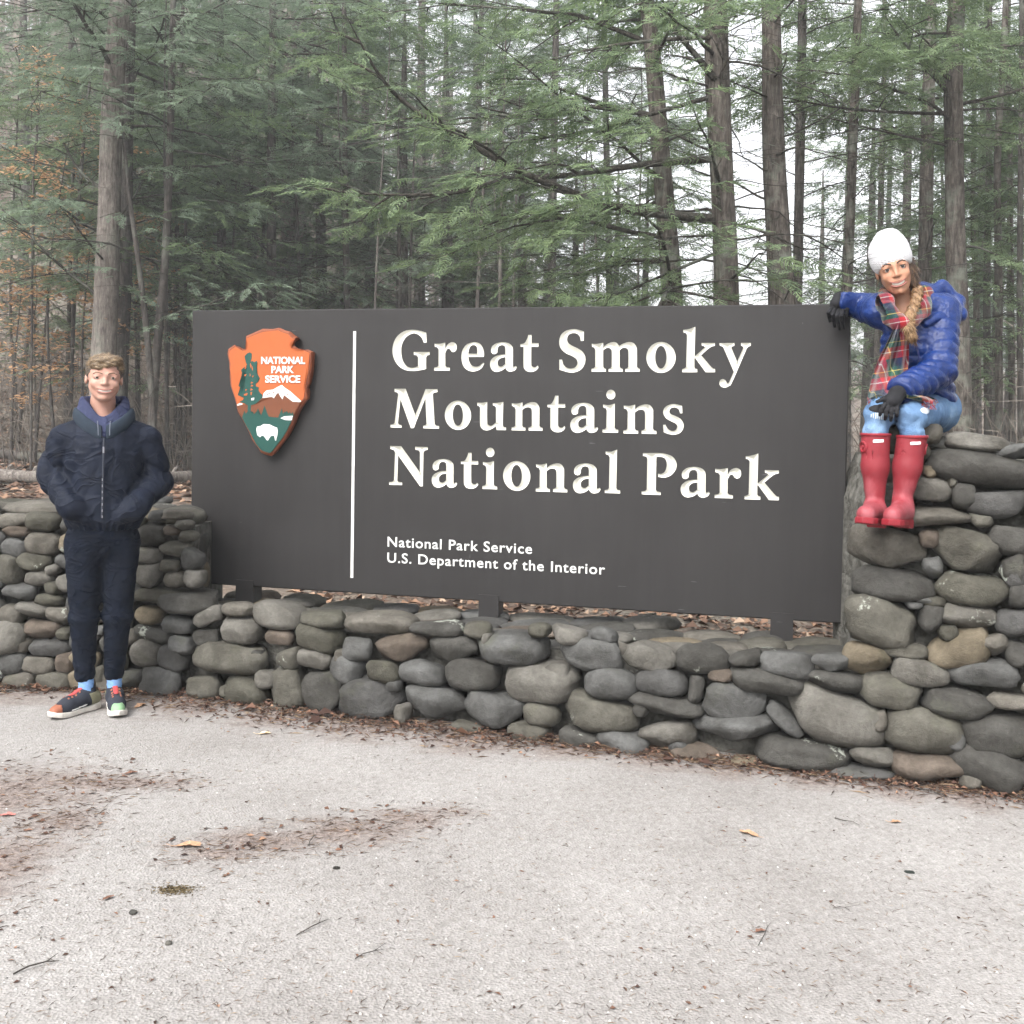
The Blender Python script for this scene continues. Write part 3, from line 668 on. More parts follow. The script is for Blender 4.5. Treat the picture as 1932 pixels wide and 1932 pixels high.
# ================================================================ FOREST
def bark_mat(name, dark, mid, light, lichen=0.4, vs=0.16):
    t = NT(name); c = t.coord()
    v = t.mapping(c, (1, 1, vs)); n1 = t.noise(v, 26, 6, 0.7, 0.6); n2 = t.noise(c, 2.2, 5, 0.6); n3 = t.noise(c, 9, 5, 0.7)
    a = t.ramp(n1, [(0.32, dark), (0.5, mid), (0.68, light)])
    a = t.mix(1.0, a, t.ramp(n3, [(0.3, (0.72, 0.72, 0.72)), (0.7, (1.25, 1.25, 1.25))]), 'MULTIPLY')
    a = t.mix(t.ramp(n2, [(0.52, (0, 0, 0)), (0.66, (lichen,)*3)]), a, (0.26, 0.29, 0.24))
    t.base(a); t.rough(0.92, 0.15); t.bump(n1, 1.0, 0.03); return t.m
BARK = bark_mat('hemlock_bark', (0.026, 0.022, 0.019), (0.085, 0.073, 0.063), (0.165, 0.146, 0.128), .5)
BARKP = bark_mat('pale_bark', (0.07, 0.061, 0.054), (0.175, 0.153, 0.137), (0.28, 0.25, 0.225), 0.3)
BARKD = bark_mat('dark_bark', (0.03, 0.027, 0.025), (0.075, 0.066, 0.06), (0.13, 0.115, 0.105), 0.3)
TWIG = bark_mat('twig_bark', (0.022, 0.020, 0.017), (0.05, 0.045, 0.038), (0.10, 0.09, 0.076), 0.4, 1.0)
def leaf_mat(name, stops, transl=0.35):
    t = NT(name); c = t.coord(); geo = t.n('ShaderNodeNewGeometry')
    n1 = t.noise(c, 0.9, 3, 0.6)
    a = t.ramp(t.math('ADD', t.math('MULTIPLY', n1, 0.6), t.math('MULTIPLY', geo.outputs['Random Per Island'], 0.4)), stops)
    t.b.inputs['Roughness'].default_value = 0.55; t.b.inputs['Specular IOR Level'].default_value = 0.35; t.base(a)
    tr = t.n('ShaderNodeBsdfTranslucent'); t.l(a, tr.inputs['Color'])
    mx = t.n('ShaderNodeMixShader'); mx.inputs[0].default_value = transl
    t.l(t.b.outputs[0], mx.inputs[1]); t.l(tr.outputs[0], mx.inputs[2]); t.l(mx.outputs[0], t.out.inputs['Surface'])
    return t.m
NEEDLE = leaf_mat('hemlock_needles', [(0.22, (0.092, 0.134, 0.082)), (0.42, (0.135, 0.192, 0.108)), (0.58, (0.18, 0.248, 0.125)), (0.75, (0.245, 0.325, 0.16))], 0.45)
NEEDLEB = leaf_mat('blue_green_needles', [(0.22, (0.11, 0.152, 0.108)), (0.5, (0.165, 0.22, 0.152)), (0.78, (0.24, 0.305, 0.21))], 0.45)
BEECH = leaf_mat('dry_beech_leaves', [(0.2, (0.36, 0.20, 0.10)), (0.5, (0.52, 0.32, 0.18)), (0.8, (0.66, 0.46, 0.29))], 0.45)

def frond(seed, L=0.46, n=9, wl=0.012):
    """flat feathery spray: list of kite quads (k,4,3), axis +x"""
    r_ = random.Random(seed); Q = []
    def kite(p, d, l, w, nz):
        d = d.normalized(); s = d.cross(Vector((0, 0, 1))); s = (s + Vector((0, 0, nz))).normalized()
        Q.append([p+s*w*.9, p+d*l, p-s*w*.9])
    for i in range(n):
        s = (i+0.6)/n; p = Vector((L*s, 0, -0.05*s*s)); 
        for sd in (-1, 1):
            l = 0.19*(1-s*0.72)*r_.uniform(0.7, 1.2); a = R(r_.uniform(42, 62))*sd
            d = Vector((math.cos(a), math.sin(a), r_.uniform(-.28, .10)))
            kite(p, d, l, wl*r_.uniform(.7, 1.2), r_.uniform(-.5, .5))
            for k in (0.4, 0.68):
                q = p+d.normalized()*l*k; b = a+R(sd*r_.uniform(-70, -30)*1.0)
                kite(q, Vector((math.cos(b), math.sin(b), r_.uniform(-.4, .12))), l*0.52, wl*.8, r_.uniform(-.6, .6))
    kite(Vector((L*.6, 0, -.02)), Vector((1, 0, -.15)), L*.5, wl, 0)
    return np.array([[tuple(v) for v in q] for q in Q])
FR_FINE = [frond(i) for i in range(4)]
FR_MID = [frond(10+i, 0.55, 7, 0.016) for i in range(4)]
FR_FAR = [frond(20+i, 0.75, 6, 0.026) for i in range(3)]

class Tree:
    zmax = 99.0
    def __init__(s, seed): s.r = random.Random(seed); s.limb = MB(); s.fr = []
    def branch(s, p, az, L, rise, droop, r0, leaf=1.0, fr_from=0.25, step=0.13, size=1.0, side=True, kids=True, pts=None):
        r_ = s.r; n = 9 if kids else 6
        if pts is None:
            pts = []; a = az; q = Vector(p); el = rise
            for i in range(n):
                pts.append(q.copy()); el -= droop/n; a += r_.gauss(0, .07)
                q = q + Vector((math.cos(a)*math.cos(el), math.sin(a)*math.cos(el), math.sin(el)))*(L/(n-1)) + Vector((0, 0, r_.gauss(0, .012*L)))
        else:
            n = len(pts)
        s.limb.tube(pts, [max(r0*(1-i/(n-1))**0.8, 0.003) for i in range(n)], 5 if r0 > .012 else 3, False)
        cum = [0]
        for a_, b_ in zip(pts, pts[1:]): cum.append(cum[-1]+(b_-a_).length)
        L = cum[-1]
        def atl(d):
            for i in range(n-1):
                if cum[i+1] >= d: return pts[i].lerp(pts[i+1], (d-cum[i])/max(cum[i+1]-cum[i], 1e-6)), (pts[i+1]-pts[i]).normalized()
            return pts[-1], (pts[-1]-pts[-2]).normalized()
        if kids:
            d = L*fr_from*r_.uniform(.6, 1)
            while d < L*0.93:
                q, t = atl(d); sd = r_.choice((-1, 1)); k = L*(1-d/L)*r_.uniform(.35, .75)+0.15
                h = math.atan2(t.y, t.x)+sd*R(r_.uniform(35, 65))
                s.branch(q, h, k, math.asin(max(-1, min(1, t.z)))*.6+R(r_.uniform(-12, 10)), R(r_.uniform(5, 30)), r0*.4, leaf, 0.12, step, size, True, False)
                d += r_.uniform(.22, .45)*(1 if leaf else .8)
        if leaf > 0:
            d = L*fr_from
            while d < L:
                q, t = atl(d); h = math.atan2(t.y, t.x)
                for sd in (-1, 1):
                    if r_.random() < leaf:
                        s.fr.append((q, h+sd*R(r_.uniform(20, 70)), R(r_.uniform(-42, 14)), R(r_.gauss(0, 26)), size*r_.uniform(.42, .92)))
                d += step*r_.uniform(.7, 1.4)
            q, t = atl(L); s.fr.append((q, math.atan2(t.y, t.x), R(-10), 0, size))
    def crown(s, temps):
        by = {}
        for f in s.fr: by.setdefault(s.r.randrange(len(temps)), []).append(f)
        out = []
        for k, L in by.items():
            T = temps[k]; P = np.array([tuple(f[0]) for f in L]); a = np.array([f[1] for f in L]); e = np.array([f[2] for f in L]); ro = np.array([f[3] for f in L]); sz = np.array([f[4] for f in L])
            ca, sa, ce, se, cr, sr = np.cos(a), np.sin(a), np.cos(e), np.sin(e), np.cos(ro), np.sin(ro)
            X = np.stack([ca*ce, sa*ce, se], 1); Yv = np.stack([-sa, ca, np.zeros_like(a)], 1); Zv = np.cross(X, Yv)
            Y2 = Yv*cr[:, None]+Zv*sr[:, None]; Z2 = Zv*cr[:, None]-Yv*sr[:, None]
            v = (T[None, ..., 0, None]*X[:, None, None, :]+T[None, ..., 1, None]*Y2[:, None, None, :]+T[None, ..., 2, None]*Z2[:, None, None, :])*sz[:, None, None, None]+P[:, None, None, :]
            out.append(v.reshape(-1, 3))
        if not out: return None
        V = np.concatenate(out); return mesh('crown', V, np.arange(len(V)).reshape(-1, 3), False)
def trunk_mesh(path, rad, k=14, seed=0, flare=1.35):
    """tapered, slightly fluted trunk along a path"""
    P = catmull([tuple(p) for p in path], 6); rr = np.interp(np.linspace(0, 1, len(P)), np.linspace(0, 1, len(rad)), rad)
    V, F = [], []; o = Vector((seed*3.1, seed*1.7, 0)); m = len(P)
    for i, p in enumerate(P):
        for j in range(k):
            a = 2*math.pi*j/k; d = Vector((math.cos(a), math.sin(a), 0)); fl = 1+(flare-1)*max(0, 1-i/4)**2*(1+.3*math.sin(3*a+seed))
            q = rr[i]*fl*(1+.10*mnoise.noise(Vector((d.x*1.5, d.y*1.5, p[2]*.8))+o)+.05*math.sin(5*a+seed+p[2]))
            V.append((p[0]+d.x*q, p[1]+d.y*q, p[2]))
    for i in range(m-1):
        for j in range(k): F.append((i*k+j, i*k+(j+1) % k, (i+1)*k+(j+1) % k, (i+1)*k+j))
    F.append(tuple((m-1)*k+j for j in range(k)))
    return mesh('trunk', V, F)
def tpath(px, Y, top=15.0):
    """pixel points (bottom to top) -> trunk path in the vertical plane y=Y, carried down to the ground and up"""
    P = [at_y(x, y, Y) for x, y in px]
    a, b = P[0], P[1]; g = float(terrain(a.x, Y))-0.15
    foot = Vector((a.x-(b.x-a.x)/(b.z-a.z)*(a.z-g)*.4, Y, g))
    c, d = P[-1], P[-2]; s = (c.x-d.x)/(c.z-d.z)
    return [foot, Vector((foot.x*.4+a.x*.6, Y, (g+a.z)*.5))]+P+[Vector((c.x+s*(top-c.z)*.5, Y+.1, (c.z+top)/2)), Vector((c.x+s*(top-c.z)*.6, Y+.2, top))]
def along(path, z):
    for a, b in zip(path, path[1:]):
        if a.z <= z <= b.z: return a.lerp(b, (z-a.z)/max(b.z-a.z, 1e-6))
    return path[-1].copy()
NT_ = [0]
def tree(name, label, px, Y, w0, w1, mat=BARK, top=15.0, group=None, cat='tree'):
    path = tpath(px, Y, top); k = Y/FPX/2
    base = path[0].copy(); root = thing(name, label, cat, base, 0, group); NT_[0] += 1
    loc = [p-base for p in path]
    obj('trunk', trunk_mesh(loc, [w0*k*1.08, w0*k, w0*k*.97]+[w0*k+(w1-w0)*k*i/max(1, len(px)-1) for i in range(1, len(px))]+[w1*k*.75, w1*k*.4], seed=NT_[0]), mat, root)
    T = Tree(NT_[0]*13+5); T.zmax = 1.9+0.396*Y-base.z
    return root, loc, T, base
def finish(root, T, temps, needle=NEEDLE):
    if T.limb.V: obj('branches', mesh('branches', T.limb.V, T.limb.F), TWIG, root)['kind'] = 'stuff'
    me = T.crown(temps)
    if me: obj('crown', me, needle, root)['kind'] = 'stuff'
def whorl(T, loc, z0, z1, dz, Lf, leaf, az=None, rise=(5, 30), droop=(15, 45), r0=.022, step=.13, size=1.0, skip=0.0, fr_from=.25):
    z = z0; r_ = T.r
    while z < z1:
        if r_.random() >= skip:
            p = along(loc, z); a = (r_.uniform(0, 2*math.pi) if az is None else r_.gauss(R(r_.choice(az)), R(28)))
            L = Lf(z)*r_.uniform(.65, 1.15); lf = leaf(z) if callable(leaf) else leaf
            if z > T.zmax:
                if r_.random() < .75: z += dz; continue
                T.branch(p, a, L, R(r_.uniform(*rise)), R(r_.uniform(*droop)), r0, lf*.5, .3, .3, 1.7, True, False); z += dz*1.5; continue
            T.branch(p, a, L, R(r_.uniform(*rise)), R(r_.uniform(*droop)), r0*r_.uniform(.7, 1.2)*(L/2.5)**.5, lf, fr_from, step, size)
        z += dz*r_.uniform(.6, 1.4)

# ---- trees one can pick out, right of the middle
r10, l10, T, b = tree('hemlock_tree', 'hemlock trunk leaning left, first of the thick trunks above the sign lettering', [(1268,572),(1256,400),(1236,160),(1224,40)], 13.0, 40, 28)
whorl(T, l10, 2.6, 6.8, .26, lambda z: 3.6, lambda z: .45 if z < 5.0 else .2, (165, 195, 220, 120, 260), (0, 22), (10, 35), .028)
whorl(T, l10, 6.8, 14, .5, lambda z: 2.6, .8, None, (5, 25), (15, 40), .022, .2, 1.5)
finish(r10, T, FR_FINE)
r11, l11, T, b11 = tree('hemlock_tree', 'thickest straight grey hemlock trunk rising behind the lettering, with forked limbs', [(1372,572),(1362,340),(1352,120),(1348,0)], 12.5, 46, 42)
def limb11(px, Ys, r0, leaf, fr=0.3, **kw):
    pts = [at_y(x, y, Y)-b11 for (x, y), Y in zip(px, Ys)]
    pts = [Vector(p) for p in catmull([tuple(p) for p in pts], 3)]
    T.branch(None, 0, 1, 0, 0, r0, leaf, fr, pts=pts, **kw)
limb11([(1345,412),(1180,395),(1050,352),(960,312),(850,250),(760,190),(715,140),(680,80),(645,15)], np.linspace(12.4, 11.0, 9), .055, .22, .5)
limb11([(1345,418),(1200,400),(1100,375),(1000,345),(900,325)], np.linspace(12.4, 11.8, 5), .035, .35, .4)
limb11([(1340,300),(1200,312),(1080,330),(960,338),(870,362),(760,368),(650,362),(550,350)], np.linspace(12.5, 11.4, 8), .045, .35, .35)
limb11([(1350,180),(1230,215),(1120,245),(1010,262),(900,272),(760,262)], np.linspace(12.5, 12.1, 6), .03, .5, .3)
limb11([(1350,70),(1250,75),(1130,90),(1020,118),(930,140)], np.linspace(12.4, 12.6, 5), .03, .25, .4)
limb11([(1345,480),(1250,520),(1150,560),(1060,555),(960,530)], np.linspace(12.4, 11.9, 5), .022, .5, .3)
limb11([(1350,150),(1310,100),(1275,60),(1250,10)], np.linspace(12.4, 12.0, 4), .05, .0)
limb11([(1360,400),(1345,300),(1340,290)], np.linspace(12.3, 12.1, 3), .02, .0)
limb11([(1375,420),(1450,440),(1520,470),(1580,460)], np.linspace(12.5, 12.3, 4), .02, .0)
limb11([(1368,150),(1368,70),(1366,20)], np.linspace(12.3, 12.1, 3), .04, .0)
whorl(T, l11, 2.5, 6.0, .30, lambda z: 2.7, .35, (170, 200, 150, 235), (-5, 15), (5, 30), .022)
whorl(T, l11, 2.6, 7.2, .35, lambda z: 1.9, 0, (10, -20, 30, 300, 60), (-10, 25), (5, 40), .016)
whorl(T, l11, 7.0, 14, .5, lambda z: 2.6, .8, None, (5, 25), (15, 40), .022, .2, 1.5)
finish(r11, T, FR_FINE)
r12, l12, T, b = tree('hemlock_tree', 'thick hemlock trunk widening at its foot just left of the gloved hand', [(1476,572),(1470,480),(1458,240),(1454,0)], 13.5, 52, 34)
whorl(T, l12, 2.4, 7.6, .2, lambda z: 2.1, 0, None, (-12, 30), (0, 40), .016)
whorl(T, l12, 6.6, 13, .5, lambda z: 2.6, .7, None, (5, 25), (15, 40), .022, .2, 1.5)
finish(r12, T, FR_MID)
r13, l13, T, b = tree('hemlock_tree', 'slim dark hemlock trunk close beside the thick one near the gloved hand', [(1504,572),(1510,240),(1514,0)], 16, 19, 16, BARKD)
whorl(T, l13, 3, 9, .24, lambda z: 2.2, lambda z: .0 if z < 6 else .35, None, (-10, 30), (0, 40), .014)
finish(r13, T, FR_MID)
r14, l14, T, b = tree('hemlock_tree', 'slender bare trunk rising right above the gloved hand on the sign corner', [(1596,560),(1600,520),(1610,240),(1618,40)], 15, 20, 15)
whorl(T, l14, 2.2, 8, .2, lambda z: 2.4, lambda z: .0 if z < 5.5 else .4, None, (-15, 35), (0, 40), .013)
finish(r14, T, FR_MID)
r15, l15, T, b = tree('hemlock_tree', 'straight hemlock trunk directly above the white knit hat', [(1746,450),(1752,200),(1756,40)], 18, 26, 20)
whorl(T, l15, 3.0, 11, .3, lambda z: 2.6, lambda z: .15 if z < 5.5 else .6, None, (-10, 30), (5, 40), .016)
finish(r15, T, FR_MID)
r16, l16, T, b = tree('hemlock_tree', 'thick upright hemlock trunk behind the blue jacket shoulder', [(1812,790),(1808,600),(1802,440),(1800,120),(1804,40)], 15, 40, 30)
def limb16(px, Ys, r0, leaf=0.0):
    pts = [Vector(p) for p in catmull([tuple(at_y(x, y, Y)-b) for (x, y), Y in zip(px, Ys)], 3)]
    T.branch(None, 0, 1, 0, 0, r0, leaf, .4, pts=pts)
limb16([(1795,215),(1700,212),(1600,205),(1500,188),(1400,160)], np.linspace(15, 14, 5), .03)
limb16([(1792,275),(1700,255),(1600,232),(1500,205)], np.linspace(15, 14, 4), .025)
limb16([(1795,180),(1740,120),(1690,60),(1670,30)], np.linspace(15, 14.6, 4), .035)
limb16([(1798,150),(1750,80),(1700,40)], np.linspace(15, 15.2, 3), .025)
limb16([(1815,208),(1880,205),(1960,215)], np.linspace(15, 14.6, 3), .02)
limb16([(1815,465),(1850,468),(1900,490),(1960,500)], np.linspace(15, 14.6, 4), .022, .5)
whorl(T, l16, 2.2, 8, .34, lambda z: 1.8, 0, None, (-10, 30), (0, 40), .014)
whorl(T, l16, 5.8, 13, .36, lambda z: 3.2, .9, None, (0, 22), (15, 40), .022, .14, 1.1)
finish(r16, T, FR_FINE)
for i, (px, Y, w, lab) in enumerate([([(1884,800),(1884,520),(1882,300),(1896,40)], 18, 15, 'narrow grey trunk standing over the tall stone wall, next to the thick hemlock'),
    ([(1864,790),(1862,560),(1866,300)], 20, 15, 'dark narrow trunk just right of the blue jacket, deep in the woods'),
    ([(1910,790),(1906,500),(1904,200)], 21, 13, 'pale thin trunk second from the right edge above the tall wall'),
    ([(1926,800),(1924,480),(1928,100)], 17, 12, 'thin dark trunk at the right edge above the tall wall'),
    ([(1840,780),(1842,560),(1836,420),(1838,200)], 23, 12, 'thin trunk seen past the blue jacket sleeve on its right side'),
    ([(1660,470),(1664,300),(1668,120)], 24, 12, 'thin trunk left of the white hat, far behind it')]):
    rt, lo, T, b = tree('hemlock_tree', lab, px, Y, w, w*.75, BARKD if i % 2 else BARK)
    whorl(T, lo, 2.5, 12, .32, lambda z: 2.0, lambda z: .15 if z < 4.5 else .6, None, (-10, 30), (0, 40), .012)
    finish(rt, T, FR_MID)
# ---- left of the middle
r1, l1, T, b = tree('broadleaf_tree', 'tall pale grey trunk rising behind the man, thickest on the left', [(196,690),(200,560),(205,400),(212,200),(228,0)], 17, 47, 36, BARKP)
whorl(T, l1, 3.0, 12, .8, lambda z: 3.0, 0, None, (5, 50), (-20, 20), .03, skip=.2)
finish(r1, T, FR_MID)
r2, l2, T, b = tree('hemlock_tree', 'dark hemlock trunk touching the pale trunk on its right side', [(228,690),(236,500),(240,250),(247,0)], 18, 27, 21, BARKD)
whorl(T, l2, 3.2, 14, .28, lambda z: 3.6, lambda z: .1 if z < 4.2 else .4, None, (-8, 22), (10, 40), .022)
finish(r2, T, FR_FINE, NEEDLEB)
rA, lA, T, b = tree('hemlock_tree', 'thin dark trunk slanting left, left arm of the narrow V behind the man', [(288,790),(280,660),(262,500),(248,400),(240,330)], 17, 13, 7, BARKD, 7.5)
whorl(T, lA, 2.5, 7, .35, lambda z: 1.6, .2, None, (-8, 30), (10, 40), .011); finish(rA, T, FR_MID, NEEDLEB)
rB, lB, T, b = tree('hemlock_tree', 'dark trunk slanting right, right arm of the narrow V left of the sign', [(286,800),(298,640),(311,497),(318,364),(323,166),(325,66)], 17.3, 17, 11, BARKD)
whorl(T, lB, 2.8, 13, .27, lambda z: 3.3, lambda z: .15 if z < 4.0 else .4, None, (-8, 25), (10, 40), .02); finish(rB, T, FR_FINE, NEEDLEB)
for i, (px, Y, w, lab, mt) in enumerate([([(132,790),(137,640),(146,430),(156,285)], 19, 9, 'thin straight sapling trunk left of the man\'s head', BARKD),
    ([(30,890),(46,700),(60,560),(62,440)], 21, 8, 'thin leaning trunk near the left edge with its foot on the litter', BARKD),
    ([(18,880),(30,760),(20,600),(24,420)], 22, 6, 'thinnest crooked sapling at the far left edge', BARKD),
    ([(419,580),(417,374),(416,150)], 22, 18, 'dark trunk standing above the left end of the sign', BARKD),
    ([(512,580),(512,330),(514,100)], 20, 19, 'dark trunk above the emblem, left of a paler wide one', BARKD),
    ([(541,580),(545,400),(548,33)], 24, 31, 'wide pale trunk above the emblem, fading into the needles', BARKP),
    ([(447,580),(449,420)], 27, 8, 'very thin trunk between two dark trunks above the sign', BARKD),
    ([(655,570),(652,400),(650,150)], 21, 13, 'dark thin trunk above the white divider line of the sign', BARKD),
    ([(900,575),(898,400),(905,150)], 26, 14, 'trunk half hidden by needles above the middle lettering', BARKD),
    ([(1040,575),(1044,350),(1050,0)], 23, 16, 'trunk behind the long curved limb above the lettering', BARKD),
    ([(1150,572),(1146,350),(1140,50)], 27, 14, 'far trunk just left of the left leaning hemlock', BARKD),
    ([(340,850),(336,700),(332,560),(335,400)], 23, 11, 'thin trunk beside the left edge of the sign', BARKD),
    ([(322,880),(316,780),(318,650)], 20, 8, 'short sapling between the man and the sign edge', BARKD),
    ([(352,860),(350,760),(346,600)], 26, 6, 'thread-thin sapling hugging the sign\'s left edge', BARKD)]):
    rt, lo, T, b = tree('hemlock_tree', lab, px, Y, w, w*.72, mt, 9 if w < 10 else 16)
    low = px[0][1] > 700
    whorl(T, lo, 2.0 if low else 3.2, 8.5 if w < 10 else 15, .27, lambda z: 2.0 if w < 10 else 3.3, lambda z: (.1 if z < 3.2 else .5) if low else (.35 if z < 4.5 else .5), None, (-8, 25), (10, 40), .012 if w < 10 else .02)
    finish(rt, T, FR_MID, NEEDLEB if i % 2 else NEEDLE)
# thin bare saplings standing close behind the sign and in the left woods
r_ = random.Random(41)
for i in range(26):
    x = r_.uniform(385, 1230) if i < 17 else r_.uniform(5, 350); Y = r_.uniform(15, 23); w = r_.uniform(4, 9); dx = r_.uniform(-18, 18)
    rt, lo, T, b = tree('bare_sapling', 'thin bare sapling with dead side twigs in the gloom above the sign' if i < 17 else 'thin bare sapling with dead side twigs in the woods around the man', [(x, 600 if i < 17 else 830), (x+dx*.5, 420), (x+dx, 300)], Y, w, w*.5, BARKD, r_.uniform(6.5, 9), 'bare saplings above the sign' if i < 17 else 'bare saplings around the man')
    whorl(T, lo, 1.6, 8, .24, lambda z: 1.9, 0, None, (-18, 35), (-5, 35), .011); finish(rt, T, FR_MID)
print('trees', NT_[0])
# ---- background hemlocks: five shapes, shared meshes
def proto(seed, H, leaf, temps, L0, needle):
    T = Tree(seed); r_ = T.r
    loc = [Vector((0, 0, -.3)), Vector((r_.uniform(-.1, .1), 0, H*.3)), Vector((r_.uniform(-.25, .25), 0, H*.65)), Vector((r_.uniform(-.3, .3), 0, H))]
    tm = trunk_mesh(loc, [.17, .14, .10, .02], 8, seed)
    whorl(T, loc, 2.2, H*.30, .5, lambda z: 1.8, 0, None, (-10, 25), (5, 40), .014)
    whorl(T, loc, H*.22, H*.98, .34, lambda z: L0*(1.05-z/H), leaf, None, (-5, 20), (10, 40), .018, .26, 1.0)
    return tm, mesh('branches', T.limb.V, T.limb.F), T.crown(temps), needle
PROT = [proto(301, 15, .5, FR_FAR, 4.6, NEEDLE), proto(302, 17, .42, FR_FAR, 4.2, NEEDLEB), proto(303, 13, .55, FR_FAR, 4.4, NEEDLE), proto(304, 18, .28, FR_FAR, 3.6, NEEDLEB), proto(305, 10, .55, FR_FAR, 3.6, NEEDLEB)]
def bgtree(k, x, Y, s, label, group):
    tm, bmh, cm, nd = PROT[k]; X = (x-PPX)/FPX*Y; z = float(terrain(X, Y))
    root = thing('hemlock_tree', label, 'tree', (X, Y, z), NT_[0]*2.4, group); NT_[0] += 1; root.scale = (s, s, s)
    obj('trunk', tm, BARKD, root); obj('branches', bmh, TWIG, root)['kind'] = 'stuff'; obj('crown', cm, nd, root)['kind'] = 'stuff'
r_ = random.Random(77)
LBG = 'background hemlock in the crowded woods left of the thick trunks, one of the crowd'
for x, Y, k, s in [(-70,27,0,.9),(45,36,1,1),(150,38,2,1),(230,33,1,.9),(300,37,4,1.1),(345,27,4,1.0),(385,29,0,1),(440,33,2,1.1),(480,26,4,1),(560,30,1,1),(600,24,4,1.0),(640,34,0,1.1),(700,27,2,1),(745,22.5,4,1.0),(790,31,1,1.1),(830,25,4,1.1),(880,36,0,1.1),(930,29,4,1.1),(985,25,4,.85),(1030,34,4,1.0),(1090,28,4,.85),(1150,33,4,.95),(1210,27,4,.8),(180,50,0,1.2),(420,48,1,1.2),(560,45,0,1.2),(700,47,2,1.2),(840,46,1,1.0)]:
    bgtree(k, x+r_.uniform(-10, 10), Y, s, LBG, 'hemlocks crowding the background on the left')
RBG = 'background hemlock in the airy woods right of the thick trunks, one of the crowd'
for x, Y, k, s in [(1545,36,4,1.0),(1590,30,3,1),(1640,33,4,1.2),(1690,28,3,.9),(1720,36,1,.9),(1775,30,3,1),(1830,34,1,1),(1870,27,3,.9),(1905,38,0,1),(1950,30,3,1),(1990,26,1,.9),(1660,44,1,1),(1760,46,2,1.1),(1850,45,1,1.1),(1340,52,2,.7),(1480,55,4,.9)]:
    bgtree(k, x+r_.uniform(-8, 8), Y, s, RBG, 'hemlocks spread through the background on the right')
# ---- unseen woods added behind the viewer, to cut low sky light and reflections
opp = bpy.data.objects.new('unseen_woods', None); col.objects.link(opp); tag(opp, 'unseen hemlock woods added behind the viewer to block low sky light', 'woods', kind='stuff')
for i in range(40):
    an = R(-118+236*i/39.0+r_.uniform(-3, 3)); ds = r_.uniform(21, 30); X, Y = math.sin(an)*ds, -math.cos(an)*ds*.95-2
    tm, bmh, cm, nd = PROT[r_.choice((0, 2, 2, 4, 1))]; sc_ = r_.uniform(.85, 1.1)
    for nm, me_, mt in (('trunk', tm, BARKD), ('crown', cm, nd)):
        o = obj(nm, me_, mt, opp); o.location = (X, Y, 0); o.rotation_euler = (0, 0, i*1.3); o.scale = (sc_*1.15, sc_*1.15, sc_*.9)
# ---- far hillside wood: one mass
def far_wood():
    r_ = random.Random(5); tw = MB(); T = Tree(9)
    P = []
    for i in range(520):
        Y = r_.uniform(38, 105); x = r_.uniform(-260, 1000) if i < 420 else r_.uniform(1000, 2100)
        X = (x-PPX)/FPX*Y; z = float(terrain(X, Y)); H = r_.uniform(8, 15) if x < 1000 else r_.uniform(3, 7)
        lean = r_.gauss(0, .5); r0 = r_.uniform(.05, .16)
        tw.tube([(X, Y, z-.3), (X+lean*.4, Y, z+H*.5), (X+lean, Y, z+H)], [r0, r0*.7, .02], 4, False)
        for k in range(r_.randrange(14, 26)):
            zz = z+H*r_.uniform(.18, 1); a = r_.uniform(0, 6.28); L = r_.uniform(.8, 2.6); q = Vector((X+lean*(zz-z)/H, Y, zz)); e = q+Vector((math.cos(a)*L, math.sin(a)*L, L*r_.uniform(.1, .9)))
            w_ = .018+.0003*Y; P += [q+Vector((0, 0, w_)), e, q-Vector((0, 0, w_))]
            for j in range(3):
                f = r_.uniform(.3, .9); m = q.lerp(e, f); e2 = m+Vector((r_.gauss(0, .5), r_.gauss(0, .5), r_.uniform(-.1, .7)))*L*.5
                P += [m+Vector((0, 0, w_*.7)), e2, m-Vector((w_*.7, 0, 0))]
    nb = len(tw.V); V = list(tw.V)+[tuple(p) for p in P]; F = list(tw.F)+[(nb+3*i, nb+3*i+1, nb+3*i+2) for i in range(len(P)//3)]
    o = obj('distant_wood', mesh('distant_wood', V, F, False), plain('grey_wood', (0.20, 0.175, 0.155), .9, .1, .35, 1.5)); tag(o, 'grey bare trees massed on the far hillside', 'woods', kind='stuff')
    for i in range(2600):
        Y = r_.uniform(40, 110); x = r_.uniform(-260, 1000); X = (x-PPX)/FPX*Y; z = float(terrain(X, Y))+r_.uniform(1, 13)
        if mnoise.noise(Vector((X*.12, Y*.08, z*.1))) < -.05: continue
        T.fr.append((Vector((X, Y, z)), r_.uniform(0, 6.28), R(r_.uniform(-25, 10)), R(r_.gauss(0, 15)), r_.uniform(1.6, 3.4)))
    o = obj('distant_evergreens', T.crown([frond(31, .8, 5, .05), frond(32, .8, 5, .05)]), NEEDLEB); tag(o, 'hazy evergreen foliage massed on the far hillside', 'woods', kind='stuff')
far_wood()
